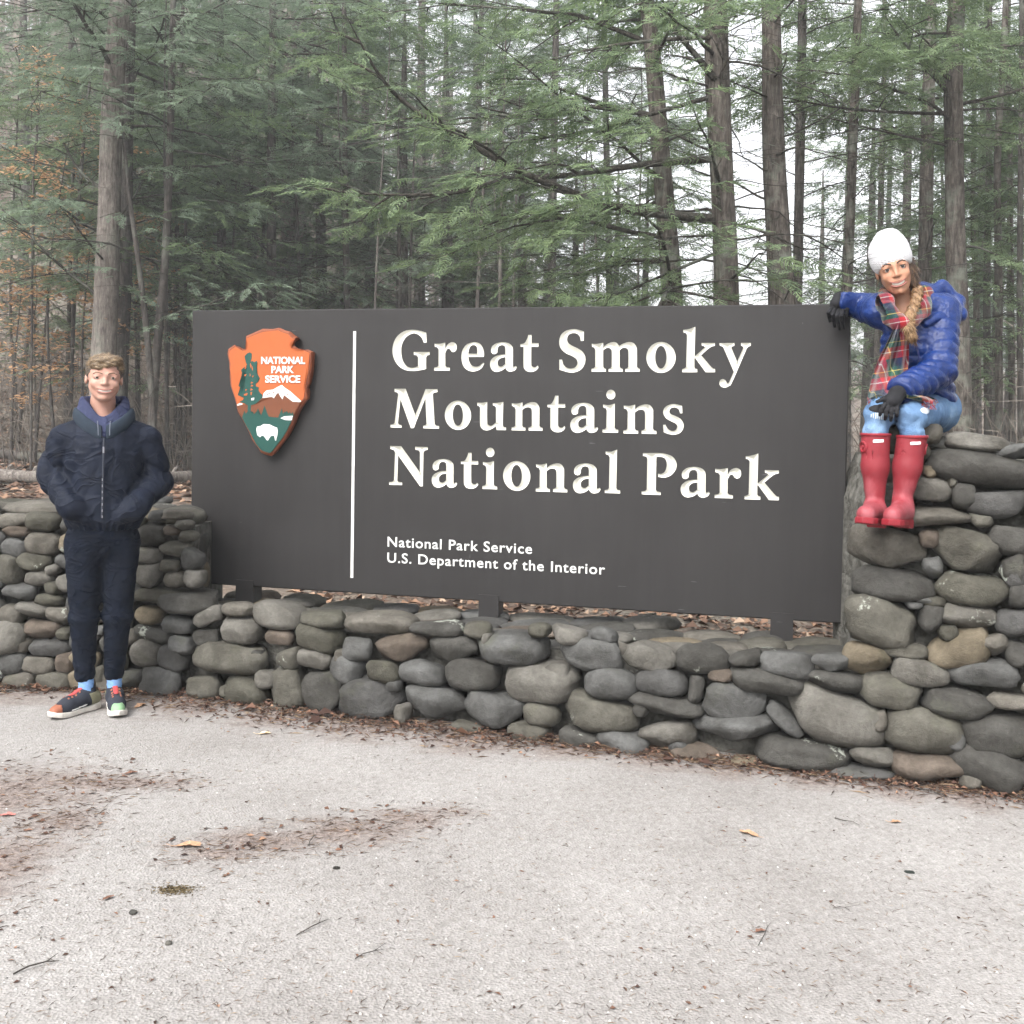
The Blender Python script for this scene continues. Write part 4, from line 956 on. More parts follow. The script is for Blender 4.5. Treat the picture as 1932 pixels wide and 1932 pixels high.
# ---- bare brush and twigs under the trees
def brush():
    r_ = random.Random(15); mb = MB(); P = []
    spots = [((r_.uniform(-150, 420)-PPX)/FPX, r_.uniform(17.5, 36)) for _ in range(420)] + [((r_.uniform(1560, 2050)-PPX)/FPX, r_.uniform(14, 34)) for _ in range(170)] + [((r_.uniform(420, 1560)-PPX)/FPX, r_.uniform(14, 34)) for _ in range(120)]
    for kx, Y in spots:
        X = kx*Y; z = float(terrain(X, Y)); H = r_.uniform(.5, 3.2)
        for s in range(r_.randrange(1, 4)):
            q = Vector((X+r_.gauss(0, .15), Y+r_.gauss(0, .15), z-.05)); d = Vector((r_.gauss(0, .25), r_.gauss(0, .25), 1)).normalized(); pts = [q.copy()]
            for i in range(4): d = (d+Vector((r_.gauss(0, .18), r_.gauss(0, .18), 0))).normalized(); q = q+d*H/4; pts.append(q.copy())
            mb.tube(pts, [.011, .009, .007, .005, .003], 3, False)
            for j in range(r_.randrange(5, 11)):
                i = r_.randrange(1, 5); m = pts[i].lerp(pts[i-1], r_.random()); e = m+Vector((r_.gauss(0, .5), r_.gauss(0, .5), r_.uniform(-.1, .7)))*r_.uniform(.3, .9)
                P += [m+Vector((0, 0, .008)), e, m-Vector((.006, 0, .004))]
    nb = len(mb.V); V = list(mb.V)+[tuple(p) for p in P]; F = list(mb.F)+[(nb+3*i, nb+3*i+1, nb+3*i+2) for i in range(len(P)//3)]
    o = obj('undergrowth', mesh('undergrowth', V, F, False), plain('brush_twigs', (0.16, 0.14, 0.12), .9, .1, .4, 3)); tag(o, 'tangle of bare grey twigs on the forest floor', 'undergrowth', kind='stuff')
brush()
# ---- young beeches holding dry orange leaves
def beech(px, Y, H, label, seed, low=.25):
    X = (px-PPX)/FPX*Y; z = float(terrain(X, Y)); root = thing('beech_sapling', label, 'tree', (X, Y, z)); T = Tree(seed); r_ = T.r
    loc = [Vector((0, 0, -.1)), Vector((r_.uniform(-.2, .2), 0, H*.5)), Vector((r_.uniform(-.4, .4), 0, H))]
    obj('trunk', trunk_mesh(loc, [.035, .022, .006], 6, seed), BARKD, root)
    whorl(T, loc, H*low, H*.97, .22, lambda q: 1.3, 0, None, (0, 30), (-5, 25), .008)
    Q = []
    vs = T.limb.V; 
    for i in range(0, len(vs), 3):
        for _ in range(3):
            if r_.random() < .9:
                c = Vector(vs[i])+Vector((r_.gauss(0, .07), r_.gauss(0, .07), r_.gauss(0, .03))); a = r_.uniform(0, 6.28); l = r_.uniform(.035, .07)
                d = Vector((math.cos(a), math.sin(a), r_.uniform(-.6, .1))).normalized(); s = Vector((-math.sin(a), math.cos(a), r_.uniform(-.4, .4)))*l*.5
                Q += [c, c+d*l+s, c+d*l*2, c+d*l-s]
    obj('branches', mesh('branches', T.limb.V, T.limb.F), TWIG, root)['kind'] = 'stuff'
    V = [tuple(q) for q in Q]; obj('dry_leaves', mesh('dry_leaves', V, np.arange(len(V)).reshape(-1, 4), False), BEECH, root)['kind'] = 'stuff'
for a in [(105, 18.5, 6.2, 'orange leaved beech sapling left of the pale trunk, at the height of its middle', 1, .5), (62, 19, 4.2, 'orange leaved beech sapling at the left, lower and left of the man\'s head', 2, .3), (165, 18, 4.0, 'orange leaved beech sapling just left of the man\'s hair', 3, .45), (335, 21, 5.2, 'orange leaved beech sapling between the V trunks and the sign', 4, .5), (20, 19, 3.2, 'low orange leaved beech sapling at the left edge above the litter', 5, .3), (120, 21, 7.8, 'tallest orange leaved beech high left of the pale trunk', 6, .5), (262, 20, 5.0, 'orange leaved beech sapling between the dark trunk and the V', 7, .5)]: beech(*a)
# ---- fallen logs behind the left wing
def log(x0, y0, x1, y1, r0, label, seed, mat):
    a, b = at_z(x0, y0, r0*.8), at_z(x1, y1, r0*.8); d = b-a; c = (a+b)/2
    root = thing('fallen_log', label, 'log', (c.x, c.y, float(terrain(c.x, c.y))))
    q = [a-c, (a-c)*.4+Vector((0, .1, .03)), (b-c)*.4+Vector((0, -.05, .02)), b-c]
    off = Vector((0, 0, r0*.75)); V, F = [], []; k = 10; P = catmull([tuple(v+off) for v in q], 5)
    t = d.normalized(); s = t.cross(Vector((0, 0, 1))).normalized(); u = s.cross(t)
    for i, p in enumerate(P):
        for j in range(k):
            an = 2*math.pi*j/k; rr = r0*(1-.35*i/len(P))*(1+.18*mnoise.noise(Vector((i*.5, math.cos(an)*1.4, math.sin(an)*1.4+seed))))
            V.append(tuple(Vector(p)+s*math.cos(an)*rr+u*math.sin(an)*rr))
    for i in range(len(P)-1):
        for j in range(k): F.append((i*k+j, i*k+(j+1) % k, (i+1)*k+(j+1) % k, (i+1)*k+j))
    F += [tuple(reversed(range(k))), tuple((len(P)-1)*k+j for j in range(k))]
    obj('log_body', mesh('log_body', V, F), mat, root)
    for e in range(2):
        mb = MB(); r_ = random.Random(seed*7+e); p = Vector(P[r_.randrange(3, len(P)-3)]); mb.tube([p, p+u*r0*1.2+t*.08, p+u*r0*1.35+t*.12], [r0*.35, r0*.25, r0*.2], 5)
        mb.build('branch_stub', mat, root)
DEADW = bark_mat('dead_wood', (0.06, 0.052, 0.045), (0.16, 0.14, 0.125), (0.27, 0.245, 0.22), .2, .3)
log(-120, 938, 210, 944, .12, 'pale barkless fallen log just above the left wing of the wall', 1, DEADW)
log(215, 948, 470, 925, .11, 'pale fallen log slanting up to the sign behind the man\'s elbow', 2, DEADW)
log(-60, 905, 120, 912, .11, 'thin dark fallen log farther back at the far left', 3, BARKD)
log(240, 905, 460, 888, .10, 'thin fallen branch log behind the sign\'s left edge, farthest back', 4, BARK)
print('trees', NT_[0])
# ---- thin valley air
def add_haze(density):
    V = [(x, y, z) for x in (-110, 110) for y in (-30, 135) for z in (-1.5, 48)]
    F = [(0,1,3,2),(4,6,7,5),(0,4,5,1),(2,3,7,6),(0,2,6,4),(1,5,7,3)]
    me = mesh('haze', V, F, False); m = bpy.data.materials.new('haze_air'); m.use_nodes = True; t = m.node_tree; t.nodes.clear()
    out = t.nodes.new('ShaderNodeOutputMaterial'); pv_ = t.nodes.new('ShaderNodeVolumePrincipled'); pv_.inputs['Density'].default_value = density; pv_.inputs['Color'].default_value = (.93, .96, 1.0, 1); pv_.inputs['Anisotropy'].default_value = .0
    t.links.new(pv_.outputs[0], out.inputs['Volume']); o = obj('haze', me, m); tag(o, kind='stuff'); return o
HAZE = add_haze(0.0019)
# ================================================================ PEOPLE (implicit surfaces -> one smooth skin each)
def nets(fn, lo, hi, h):
    """naive surface nets of fn(X,Y,Z) on a box"""
    ax = [np.arange(lo[i]-h, hi[i]+2*h, h) for i in range(3)]
    X, Y, Z = np.meshgrid(*ax, indexing='ij'); D = fn(X, Y, Z).astype(np.float32)
    s = D < 0; nx, ny, nz = D.shape
    c = np.zeros((nx-1, ny-1, nz-1), np.int8)
    for i in (0, 1):
        for j in (0, 1):
            for k in (0, 1): c += s[i:nx-1+i, j:ny-1+j, k:nz-1+k]
    act = (c > 0) & (c < 8); idx = -np.ones(act.shape, np.int64); I = np.argwhere(act); idx[act] = np.arange(len(I))
    acc = np.zeros((len(I), 3)); cnt = np.zeros(len(I))
    cor = [(i, j, k) for i in (0, 1) for j in (0, 1) for k in (0, 1)]
    for a in range(8):
        for b in range(a+1, 8):
            d = [cor[b][q]-cor[a][q] for q in range(3)]
            if sum(map(abs, d)) != 1: continue
            pa, pb = I+cor[a], I+cor[b]; da = D[pa[:, 0], pa[:, 1], pa[:, 2]]; db = D[pb[:, 0], pb[:, 1], pb[:, 2]]
            m = (da < 0) != (db < 0); t = np.where(m, da/np.where(m, da-db, 1), 0)
            acc += np.where(m[:, None], pa+t[:, None]*np.array(d), 0); cnt += m
    V = acc/np.maximum(cnt, 1)[:, None]*h+np.array([a[0] for a in ax])
    F = []
    for axis in range(3):
        sl0 = [slice(None)]*3; sl1 = [slice(None)]*3; sl0[axis] = slice(0, -1); sl1[axis] = slice(1, None)
        s0, s1 = s[tuple(sl0)], s[tuple(sl1)]; E = np.argwhere(s0 != s1)
        u, v = [(1, 2), (2, 0), (0, 1)][axis]
        ok = (E[:, u] > 0) & (E[:, v] > 0) & (E[:, u] < D.shape[u]-1) & (E[:, v] < D.shape[v]-1); E = E[ok]
        def at(du, dv):
            q = E.copy(); q[:, u] -= du; q[:, v] -= dv; return idx[q[:, 0], q[:, 1], q[:, 2]]
        f = np.stack([at(1, 1), at(0, 1), at(0, 0), at(1, 0)], 1)
        flip = ~s0[E[:, 0], E[:, 1], E[:, 2]]; f[flip] = f[flip][:, ::-1]; F.append(f)
    F = np.concatenate(F); F = F[(F >= 0).all(1)]
    return V, F
def relax(V, F, n=1, w=.5):
    for _ in range(n):
        acc = np.zeros_like(V); cnt = np.zeros(len(V))
        for a, b in ((0, 1), (1, 2), (2, 3), (3, 0)):
            np.add.at(acc, F[:, a], V[F[:, b]]); np.add.at(acc, F[:, b], V[F[:, a]]); np.add.at(cnt, F[:, a], 1); np.add.at(cnt, F[:, b], 1)
        V = V*(1-w)+w*acc/np.maximum(cnt, 1)[:, None]
    return V
def cap(X, Y, Z, a, b, ra, rb=None, sq=None):
    rb = ra if rb is None else rb; a = np.array(a, float); d = np.array(b, float)-a; L = (d*d).sum()+1e-12
    px, py, pz = X-a[0], Y-a[1], Z-a[2]; t = np.clip((px*d[0]+py*d[1]+pz*d[2])/L, 0, 1)
    return np.sqrt((px-t*d[0])**2+(py-t*d[1])**2+(pz-t*d[2])**2)-(ra+t*(rb-ra))
def chain(X, Y, Z, pts, rad, k=.01):
    d = None
    for i in range(len(pts)-1):
        q = cap(X, Y, Z, pts[i], pts[i+1], rad[i], rad[i+1]); d = q if d is None else smin(d, q, k)
    return d
def elli(X, Y, Z, c, r, rot=None):
    x, y, z = X-c[0], Y-c[1], Z-c[2]
    if rot is not None:
        M = np.array(rot.transposed()); x, y, z = M[0, 0]*x+M[0, 1]*y+M[0, 2]*z, M[1, 0]*x+M[1, 1]*y+M[1, 2]*z, M[2, 0]*x+M[2, 1]*y+M[2, 2]*z
    k0 = np.sqrt((x/r[0])**2+(y/r[1])**2+(z/r[2])**2); k1 = np.sqrt((x/r[0]**2)**2+(y/r[1]**2)**2+(z/r[2]**2)**2)+1e-9
    return k0*(k0-1)/k1
def smin(a, b, k=.02):
    h = np.clip(.5+.5*(b-a)/k, 0, 1); return b*(1-h)+a*h-k*h*(1-h)
def smax(a, b, k=.02): return -smin(-a, -b, k)
def wav(X, Y, Z, seed, f, n=4, warp=.8):
    r_ = random.Random(seed); o = 0
    for i in range(n):
        d = [r_.gauss(0, 1) for _ in range(3)]; L = math.sqrt(sum(q*q for q in d)); d = [q/L*f*r_.uniform(.6, 1.5) for q in d]; p = r_.uniform(0, 6.28)
        e = [r_.gauss(0, .5)*f for _ in range(3)]
        o = o+np.sin(d[0]*X+d[1]*Y+d[2]*Z+p+warp*np.sin(e[0]*X+e[1]*Y+e[2]*Z+p*2))
    return o/n
def ridge(X, Y, Z, seed, f):
    """sharp cloth creases, 0..1"""
    a = np.abs(wav(X, Y, Z, seed, f, 3, 1.8)); return np.clip(1-a*3.2, 0, 1)**1.5
def part(name, fn, lo, hi, h, mat, parent, rl=1, sub=False):
    V, F = nets(fn, lo, hi, h); V = relax(V, F, rl)
    return obj(name, mesh(name, V, F), mat, parent)

def cloth(name, c, rough=.75, weave=220, var=.12, spec=.25, bump=.15, sheen=0.0, crease=0.0):
    t = NT(name); v = t.coord(); n1 = t.noise(v, 14, 5, .6); n2 = t.noise(v, weave, 2)
    t.base(t.mix(1.0, c, t.ramp(n1, [(.3, (1-var,)*3), (.7, (1+var,)*3)]), 'MULTIPLY')); t.rough(rough, spec); t.bump(t.math('ADD', n2, t.math('MULTIPLY', n1, 2.0)), bump, .004)
    if crease:
        cr = t.noise(t.mapping(v, (1, 1, 1.6), (0, .5, .3)), 6.5, 2, .5, 1.2); rg = t.math('ABSOLUTE', t.math('SUBTRACT', cr, .5)); rg = t.math('POWER', t.math('SUBTRACT', 1.0, t.math('MULTIPLY', rg, 6.0, True)), 2.0)
        t.bump(t.math('ADD', t.math('MULTIPLY', rg, crease), t.math('ADD', t.math('MULTIPLY', n2, .05), t.math('MULTIPLY', n1, .4))), .8, .016)
    if sheen: t.b.inputs['Sheen Weight'].default_value = sheen
    return t.m
def skin(name, c, blush):
    t = NT(name); v = t.coord(); n1 = t.noise(v, 16, 4); n2 = t.noise(v, 160, 3)
    t.base(t.mix(t.ramp(n1, [(.35, (0, 0, 0)), (.75, (.55, .55, .55))]), c, blush)); t.rough(.5, .35); t.bump(n2, .06, .002)
    t.b.inputs['Subsurface Weight'].default_value = .12; t.b.inputs['Subsurface Radius'].default_value = (.012, .005, .003); return t.m
def hair_mat(name, a, b, cc, stretch=(60, 60, 8)):
    t = NT(name); v = t.coord(); n1 = t.noise(t.mapping(v, stretch), 2.2, 4, .6); n2 = t.noise(v, 12, 3)
    t.base(t.ramp(t.math('ADD', t.math('MULTIPLY', n1, .6), t.math('MULTIPLY', n2, .4)), [(.32, a), (.5, b), (.68, cc)])); t.rough(.45, .5); t.bump(n1, .6, .006); return t.m
EYE_W = plain('eye_white', (.45, .42, .40), .25, .5); TEETH = plain('teeth', (.66, .64, .58), .3, .5); MOUTH = plain('mouth_inside', (.10, .03, .03), .6)

def strands(o, sweep, n, L, lift, mat, seed, wd=.0009):
    """loose single hairs over a hair mass"""
    r_ = random.Random(seed); me = o.data; N = len(me.vertices); V, F = [], []; sw = Vector(sweep)
    for _ in range(n):
        v = me.vertices[r_.randrange(N)]; nn = v.normal; d = sw+Vector((r_.gauss(0, .35), r_.gauss(0, .35), r_.gauss(0, .35))); d = d-nn*d.dot(nn)
        if d.length < 1e-4: continue
        d.normalize(); l = L*r_.uniform(.5, 1.3); s = nn.cross(d)*wd; p = v.co-nn*.001; m = p+d*l*.5+nn*lift*.7; e = p+d*l+nn*lift*r_.uniform(.2, 1.3); k = len(V)
        V += [p-s, p+s, m+s, m-s, e]; F += [(k, k+1, k+2, k+3), (k+3, k+2, k+4)]
    h = obj('loose_hairs', mesh('loose_hairs', V, F, False), mat, o); h['kind'] = 'stuff'; return h
def strand_mat(name, stops):
    t = NT(name); g = t.n('ShaderNodeNewGeometry'); t.base(t.ramp(g.outputs['Random Per Island'], stops)); t.rough(.5, .4); return t.m
def head(parent, M, S):
    """head in its own frame (x right as seen, -y forward, z up, origin between the eyes' height and ears); M places it"""
    inv = np.array(M.inverted())
    def wrap(f):
        def g(X, Y, Z):
            return f(inv[0, 0]*X+inv[0, 1]*Y+inv[0, 2]*Z+inv[0, 3], inv[1, 0]*X+inv[1, 1]*Y+inv[1, 2]*Z+inv[1, 3], inv[2, 0]*X+inv[2, 1]*Y+inv[2, 2]*Z+inv[2, 3])
        return g
    w = S.get('w', 1.0); jaw = S.get('jaw', 1.0); sm = S.get('smile', 1.0)
    def skull(x, y, z):
        x = x/w; ax = np.abs(x)
        d = elli(x, y, z, (0, .018, .036), (.072, .090, .083))
        d = smin(d, elli(x, y, z, (0, -.030, -.028), (.058, .060, .082)), .03)
        d = smin(d, cap(ax, y, z, (.0435, .0, -.045), (.0115, -.060, -.096), .017*jaw, .0155*jaw), .024)
        d = smin(d, elli(x, y, z, (0, -.072, -.095), (.0185*jaw, .019, .0165)), .014)
        d = smin(d, elli(ax, y, z, (.034, -.062, -.030), (.022, .022, .019)), .018)
        d = smin(d, cap(ax, y, z, (.012, -.083, .017), (.044, -.070, .016), .010, .009), .014)
        d = smax(d, -elli(ax, y, z, (.032, -.100, .002), (.019, .016, .0125)), .012)
        d = smin(d, cap(x, y, z, (0, -.082, .012), (0, -.1015, -.0270), .0066, .0092), .012)
        d = smin(d, elli(ax, y, z, (.0105, -.0905, -.0300), (.0070, .0095, .0060)), .007)
        zz = z-5.5*sm*x*x
        d = smin(d, elli(x, y, zz, (0, -.080, -.062), (.034, .016, .019)), .012)
        d = smax(d, -elli(x, y, zz, (0, -.094, -.0665), (.034, .016, S.get('mo', .0066))), .004)
        # eyelids as a soft bulge round the eye
        d = smin(d, elli(ax, y, z, (.032, -.0755, .0035), (.0165, .0125, .0092)), .006)
        d = smax(d, -elli(ax, y, z-.10*(.032-ax), (.032, -.0885, .0022), (.0142, .0095, S.get('eye', .0042))), .0012)
        return d*.9
    def ears(x, y, z):
        x = x/w; ax = np.abs(x); e = elli(ax, y, z, (.0725, .016, -.008), (.0072, .016, .024), Matrix.Rotation(R(-12), 3, 'X'))
        return smax(e, -elli(ax, y, z, (.0815, .008, -.004), (.006, .010, .016)), .004)
    def neck(x, y, z): return smin(chain(x, y, z, [(0, .024, -.045), (0, .034, -.115), (0, .036, -.20)], [S.get('nk', .053)-.002, S.get('nk', .053), S.get('nk', .053)+.008], .02), elli(x, y, z, (0, .035, -.26), (.13, .075, .06)) if not S.get('noshoulder') else cap(x, y, z, (0, .034, -.20), (0, .04, -.24), .05), .04)
    body = wrap(lambda x, y, z: smin(smin(skull(x, y, z), ears(x, y, z), .008), neck(x, y, z), .018))
    c = M.translation; R_ = .19
    part('body', body, (c.x-.16, c.y-.16, c.z-.33), (c.x+.16, c.y+.16, c.z+.16), .0030, S['skin'], parent)
    def loc(name, f, ctr, r, h, mat, rl=1):
        q = M @ Vector(ctr); return part(name, wrap(f), tuple(q[i]-r for i in range(3)), tuple(q[i]+r for i in range(3)), h, mat, parent, rl)
    for sd in (-1, 1):
        e = loc('eye', lambda x, y, z: np.sqrt((x-sd*.032*w)**2+(y+.0745)**2+(z-.0025)**2)-.0118, (sd*.032, -.0745, .0025), .016, .0016, EYE_W)
        q = M @ Vector((sd*.032*w, -.0745, .0025)); fwd = (M.to_3x3() @ Vector((0, -1, 0))).normalized()
        io = MB(); ctr = q+fwd*.0108; a = fwd.orthogonal().normalized(); b = fwd.cross(a); n0 = 14
        io.V.append(tuple(ctr+fwd*.0014)); io.V += [tuple(ctr+(a*math.cos(6.2832*k/n0)+b*math.sin(6.2832*k/n0))*S.get('ir', .0060)) for k in range(n0)]; io.F = [(0, 1+k, 1+(k+1) % n0) for k in range(n0)]
        io.build('iris', S['iris'], e)
        def brow(x, y, z, sd=sd):
            xx = x*sd/w; zc = .0215+.006*np.sin((xx-.014)/.036*2.6)-.004*(xx > .04); s_ = skull(x, y, z)
            return np.maximum(np.maximum(s_-.0022, np.abs(z-zc)-S.get('brow', .0030)*(1.25-.35*(xx-.012)/.036)), np.maximum(.011-xx, xx-.050))
        loc('eyebrow', brow, (sd*.031*w, -.075, .02), .026, .0013, S['browm'])
        if S.get('lash'):
            def lash(x, y, z, sd=sd):
                xx = np.abs(x*sd-.032*w); return np.maximum(np.maximum(elli(x*sd, y, z, (.032*w, -.0755, .003), (.0165, .0135, .0125)), np.abs(z-(.0078-9*xx*xx))-.0012), np.maximum(xx-.0155, -(y*-1)+.07))
            loc('eyelashes', lash, (sd*.032*w, -.08, .006), .02, .0011, S['browm'])
    def zz(x, z): return z-5.5*sm*(x/w)**2
    loc('teeth', lambda x, y, z: np.maximum(elli(x/w, y, zz(x, z), (0, -.078, -.0655), (.0300, .0155, .0085)), -(zz(x, z)+.0665+S.get('mo', .0066)*.75)), (0, -.082, -.06), .034, .0016, TEETH)
    loc('lips', lambda x, y, z: smin(np.maximum(np.abs(np.sqrt(((zz(x, z)+.0662+S.get('mo', .0066)*.98)/.0040)**2+((y+.0930-7*x*x)/.0048)**2)-0.0)-1, np.abs(x/w)/.033-1)*.004, np.maximum(np.sqrt(((zz(x, z)+.0592)/.0026)**2+((y+.0945-7*x*x)/.0042)**2)-1, np.abs(x/w)/.035-1)*.003, .001), (0, -.088, -.060), .038, .0014, S['lip'])
    return wrap, skull, loc

# ---------------------------------------------------------------- the man
MX, MYp = at_z(194, 1342).x, at_z(194, 1342).y
man = thing('person', 'smiling person in navy hooded jacket and dark joggers standing before the wall, hands in pockets', 'person', (MX, MYp, 0.004), math.atan2(-MX, MYp)); man.scale = (.955, .955, .975)
NAVY = cloth('navy_shell', (.0062, .0092, .0185), .66, 260, .25, .15, .25, 0, .30); JOG = cloth('dark_joggers', (.0052, .0076, .0140), .9, 180, .25, .10, .2, .0, .3); HOOD = cloth('slate_blue_fleece', (.038, .044, .086), .95, 150, .3, .1, .4, .0, .5)
LINING = cloth('grey_blue_lining', (.024, .033, .046), .85, 150, .15, .12, .2)
SK_M = skin('skin_fair', (.40, .235, .18), (.42, .20, .155))
Zs = [.90, .925, .965, 1.02, 1.10, 1.22, 1.32, 1.40, 1.45, 1.49]
Aw = [.158, .170, .190, .194, .190, .193, .198, .175, .122, .075]
Bd = [.120, .130, .148, .150, .146, .146, .138, .115, .090, .070]
def torso(X, Y, Z, off=0.0):
    a = np.interp(Z, Zs, Aw)-off; b = np.interp(Z, Zs, Bd)-off
    return (np.sqrt((X/a)**2+((Y-.012)/b)**2)-1)*np.minimum(a, b)*.88
def jacket(X, Y, Z):
    f = wav(X, Y, Z, 3, 14, 4, 1.0)*.004+ridge(X*1.6, Y, Z*.55, 5, 17)*.0045
    # drag folds: from armpits down to the pockets
    f = f+.0065*(1-2*np.abs(np.sin(21*(X*np.sign(X)*.9+Z*.6)+2*np.sin(9*Z))))*np.exp(-((np.abs(X)-.13)/.07)**2)*(Z < 1.3)
    d = torso(X, Y, Z)
    for s in (-1, 1): d = smin(d, cap(X, Y, Z, (s*.07, .012, 1.425), (s*.178+.008, .012, 1.372), .060, .070), .03)
    d = d+f
    el = ((-.248, .045, 1.185), (.268, .045, 1.150)); wr = ((-.148, -.105, 1.035), (.150, -.108, 1.03)); sh = ((-.192, .010, 1.36), (.212, .010, 1.36))
    for q in range(2):
        arm = chain(X, Y, Z, [sh[q], el[q], wr[q], (wr[q][0]*.55, -.10, wr[q][2]-.035)], [.070, .066, .058, .050], .03)
        L = np.sqrt((X-el[q][0])**2+(Y-el[q][1])**2+(Z-el[q][2])**2)
        arm = arm+.0105*(1-2*np.abs(np.sin(L*48+1.5*np.sin(22*X+q)+1.2*np.sin(17*Z))))*np.exp(-(L/.17)**2)+ridge(X*.7, Y, Z*1.5, 11+q, 20)*.005-.001
        d = smin(d, arm, .012)
    d = np.maximum(d, .915-Z)
    # hem gather
    d = d+.004*np.sin(np.arctan2(Y, X)*26)*np.exp(-((Z-.928)/.03)**2)
    # open neck
    v = np.maximum(np.abs(X)*1.0-(Z-1.375)*.80, Y+.0)
    d = smax(d, -np.maximum(v, -.3), .006)
    return smax(d, Z-1.475, .01)
part('jacket', jacket, (-.37, -.22, .86), (.39, .20, 1.48), .0065, NAVY, man)
# stand collar / folded hood of the jacket: open ring, dipping to the zip
def ring(X, Y, Z, rx, ry, z0, drop, tw, th, gap):
    an = np.arctan2(X/rx, -(Y-.016)/ry); rr = np.sqrt((X/rx)**2+((Y-.016)/ry)**2); fr = np.exp(-(an/.85)**2)
    zc = z0-drop*fr; e = np.sqrt(((rr-1)*rx/tw)**2+((Z-zc)/th)**2)-1
    d = e*min(tw, th); return np.maximum(d, gap-np.abs(an)*rx)
part('jacket_collar', lambda X, Y, Z: ring(X, Y, Z, .132, .116, 1.482, .088, .017, .040, .008)+wav(X, Y, Z, 8, 60, 3)*.002, (-.2, -.2, 1.30), (.2, .2, 1.56), .0045, LINING, man)
part('hoodie', lambda X, Y, Z: smin(smin(ring(X, Y, Z, .100, .090, 1.528, .098, .022, .050, 0.0)+wav(X, Y, Z, 9, 60, 4)*.0035, ring(X, Y, Z, .114, .102, 1.490, .085, .020, .042, 0.0)+wav(X, Y, Z, 19, 60, 4)*.003, .006), np.maximum(np.maximum(torso(X, Y, Z, .020), Z-1.425), np.maximum(1.34-Z, np.abs(X)-.055)), .006), (-.2, -.2, 1.29), (.2, .2, 1.60), .0045, HOOD, man)
for s in (-1, 1): MB().tube([(s*.030, -.128, 1.455), (s*.027, -.140, 1.42), (s*.026, -.146, 1.385)], .0028, 5).build('drawstring', plain('cord', (.10, .11, .14), .8), man)
SIL = plain('zip_metal', (.20, .20, .22), .45, .5)
zp = MB(); zp.tube([(.000, -.128, 1.372), (-.002, -.142, 1.30), (-.004, -.146, 1.18), (-.006, -.148, 1.06), (-.008, -.147, .985)], .0042, 6); zip_ = zp.build('zip', plain('zip_tape', (.028, .032, .045), .6), man)
for i, z in enumerate(np.arange(.99, 1.20, .030)):
    MB().box((-.0065, -.1535, z), (.0045, .003, .012)).build('zip_tooth', SIL, zip_)
MB().box((-.002, -.150, 1.315), (.008, .006, .030)).build('zip_pull', SIL, zip_)
# joggers
def legs(X, Y, Z):
    f = wav(X, Y, Z, 21, 20, 4, 1.0)*.003+ridge(X*1.3, Y, Z*.8, 22, 18)*.004-.001
    d = elli(X, Y, Z, (-.004, .015, .88), (.165, .128, .15))
    A = [(-.088, .012, .84), (-.092, -.012, .475), (-.088, .022, .19)]; B = [(.082, .012, .84), (.070, -.012, .475), (.054, .018, .19)]
    for P, s in ((A, 31), (B, 32)):
        leg = chain(X, Y, Z, P, [.098, .068, .050], .02)
        leg = leg+.0035*(1-2*np.abs(np.sin(Z*40+25*X+2*np.sin(14*X+s))))*(np.exp(-((Z-.46)/.08)**2)+np.exp(-((Z-.22)/.05)**2))
        d = smin(d, leg, .025)
    d = d+f
    for P in (A, B): d = smin(d, cap(X, Y, Z, (P[2][0]*.98, .022, .21), (P[2][0]*.98, .024, .155), .044, .041), .008)
    return np.maximum(np.maximum(d, .150-Z), Z-.97)
part('joggers', legs, (-.21, -.16, .14), (.2, .18, .99), .0065, JOG, man)
SOCK = cloth('light_blue_sock', (.16, .29, .52), .9, 200, .15)
SHOE = cloth('dark_mesh_shoe', (.022, .025, .035), .8, 300, .25); SOLE = plain('shoe_sole', (.52, .49, .45), .6, .3, .15, 40); ORANGE = plain('orange_toe', (.26, .09, .05), .6); MINT = plain('mint_toe', (.20, .34, .19), .6); REDT = plain('red_tab', (.36, .055, .055), .6); OLIVE = plain('olive_quarter', (.20, .19, .12), .7, .3, .2); LWHITE = plain('white_mark', (.8, .8, .78), .5)
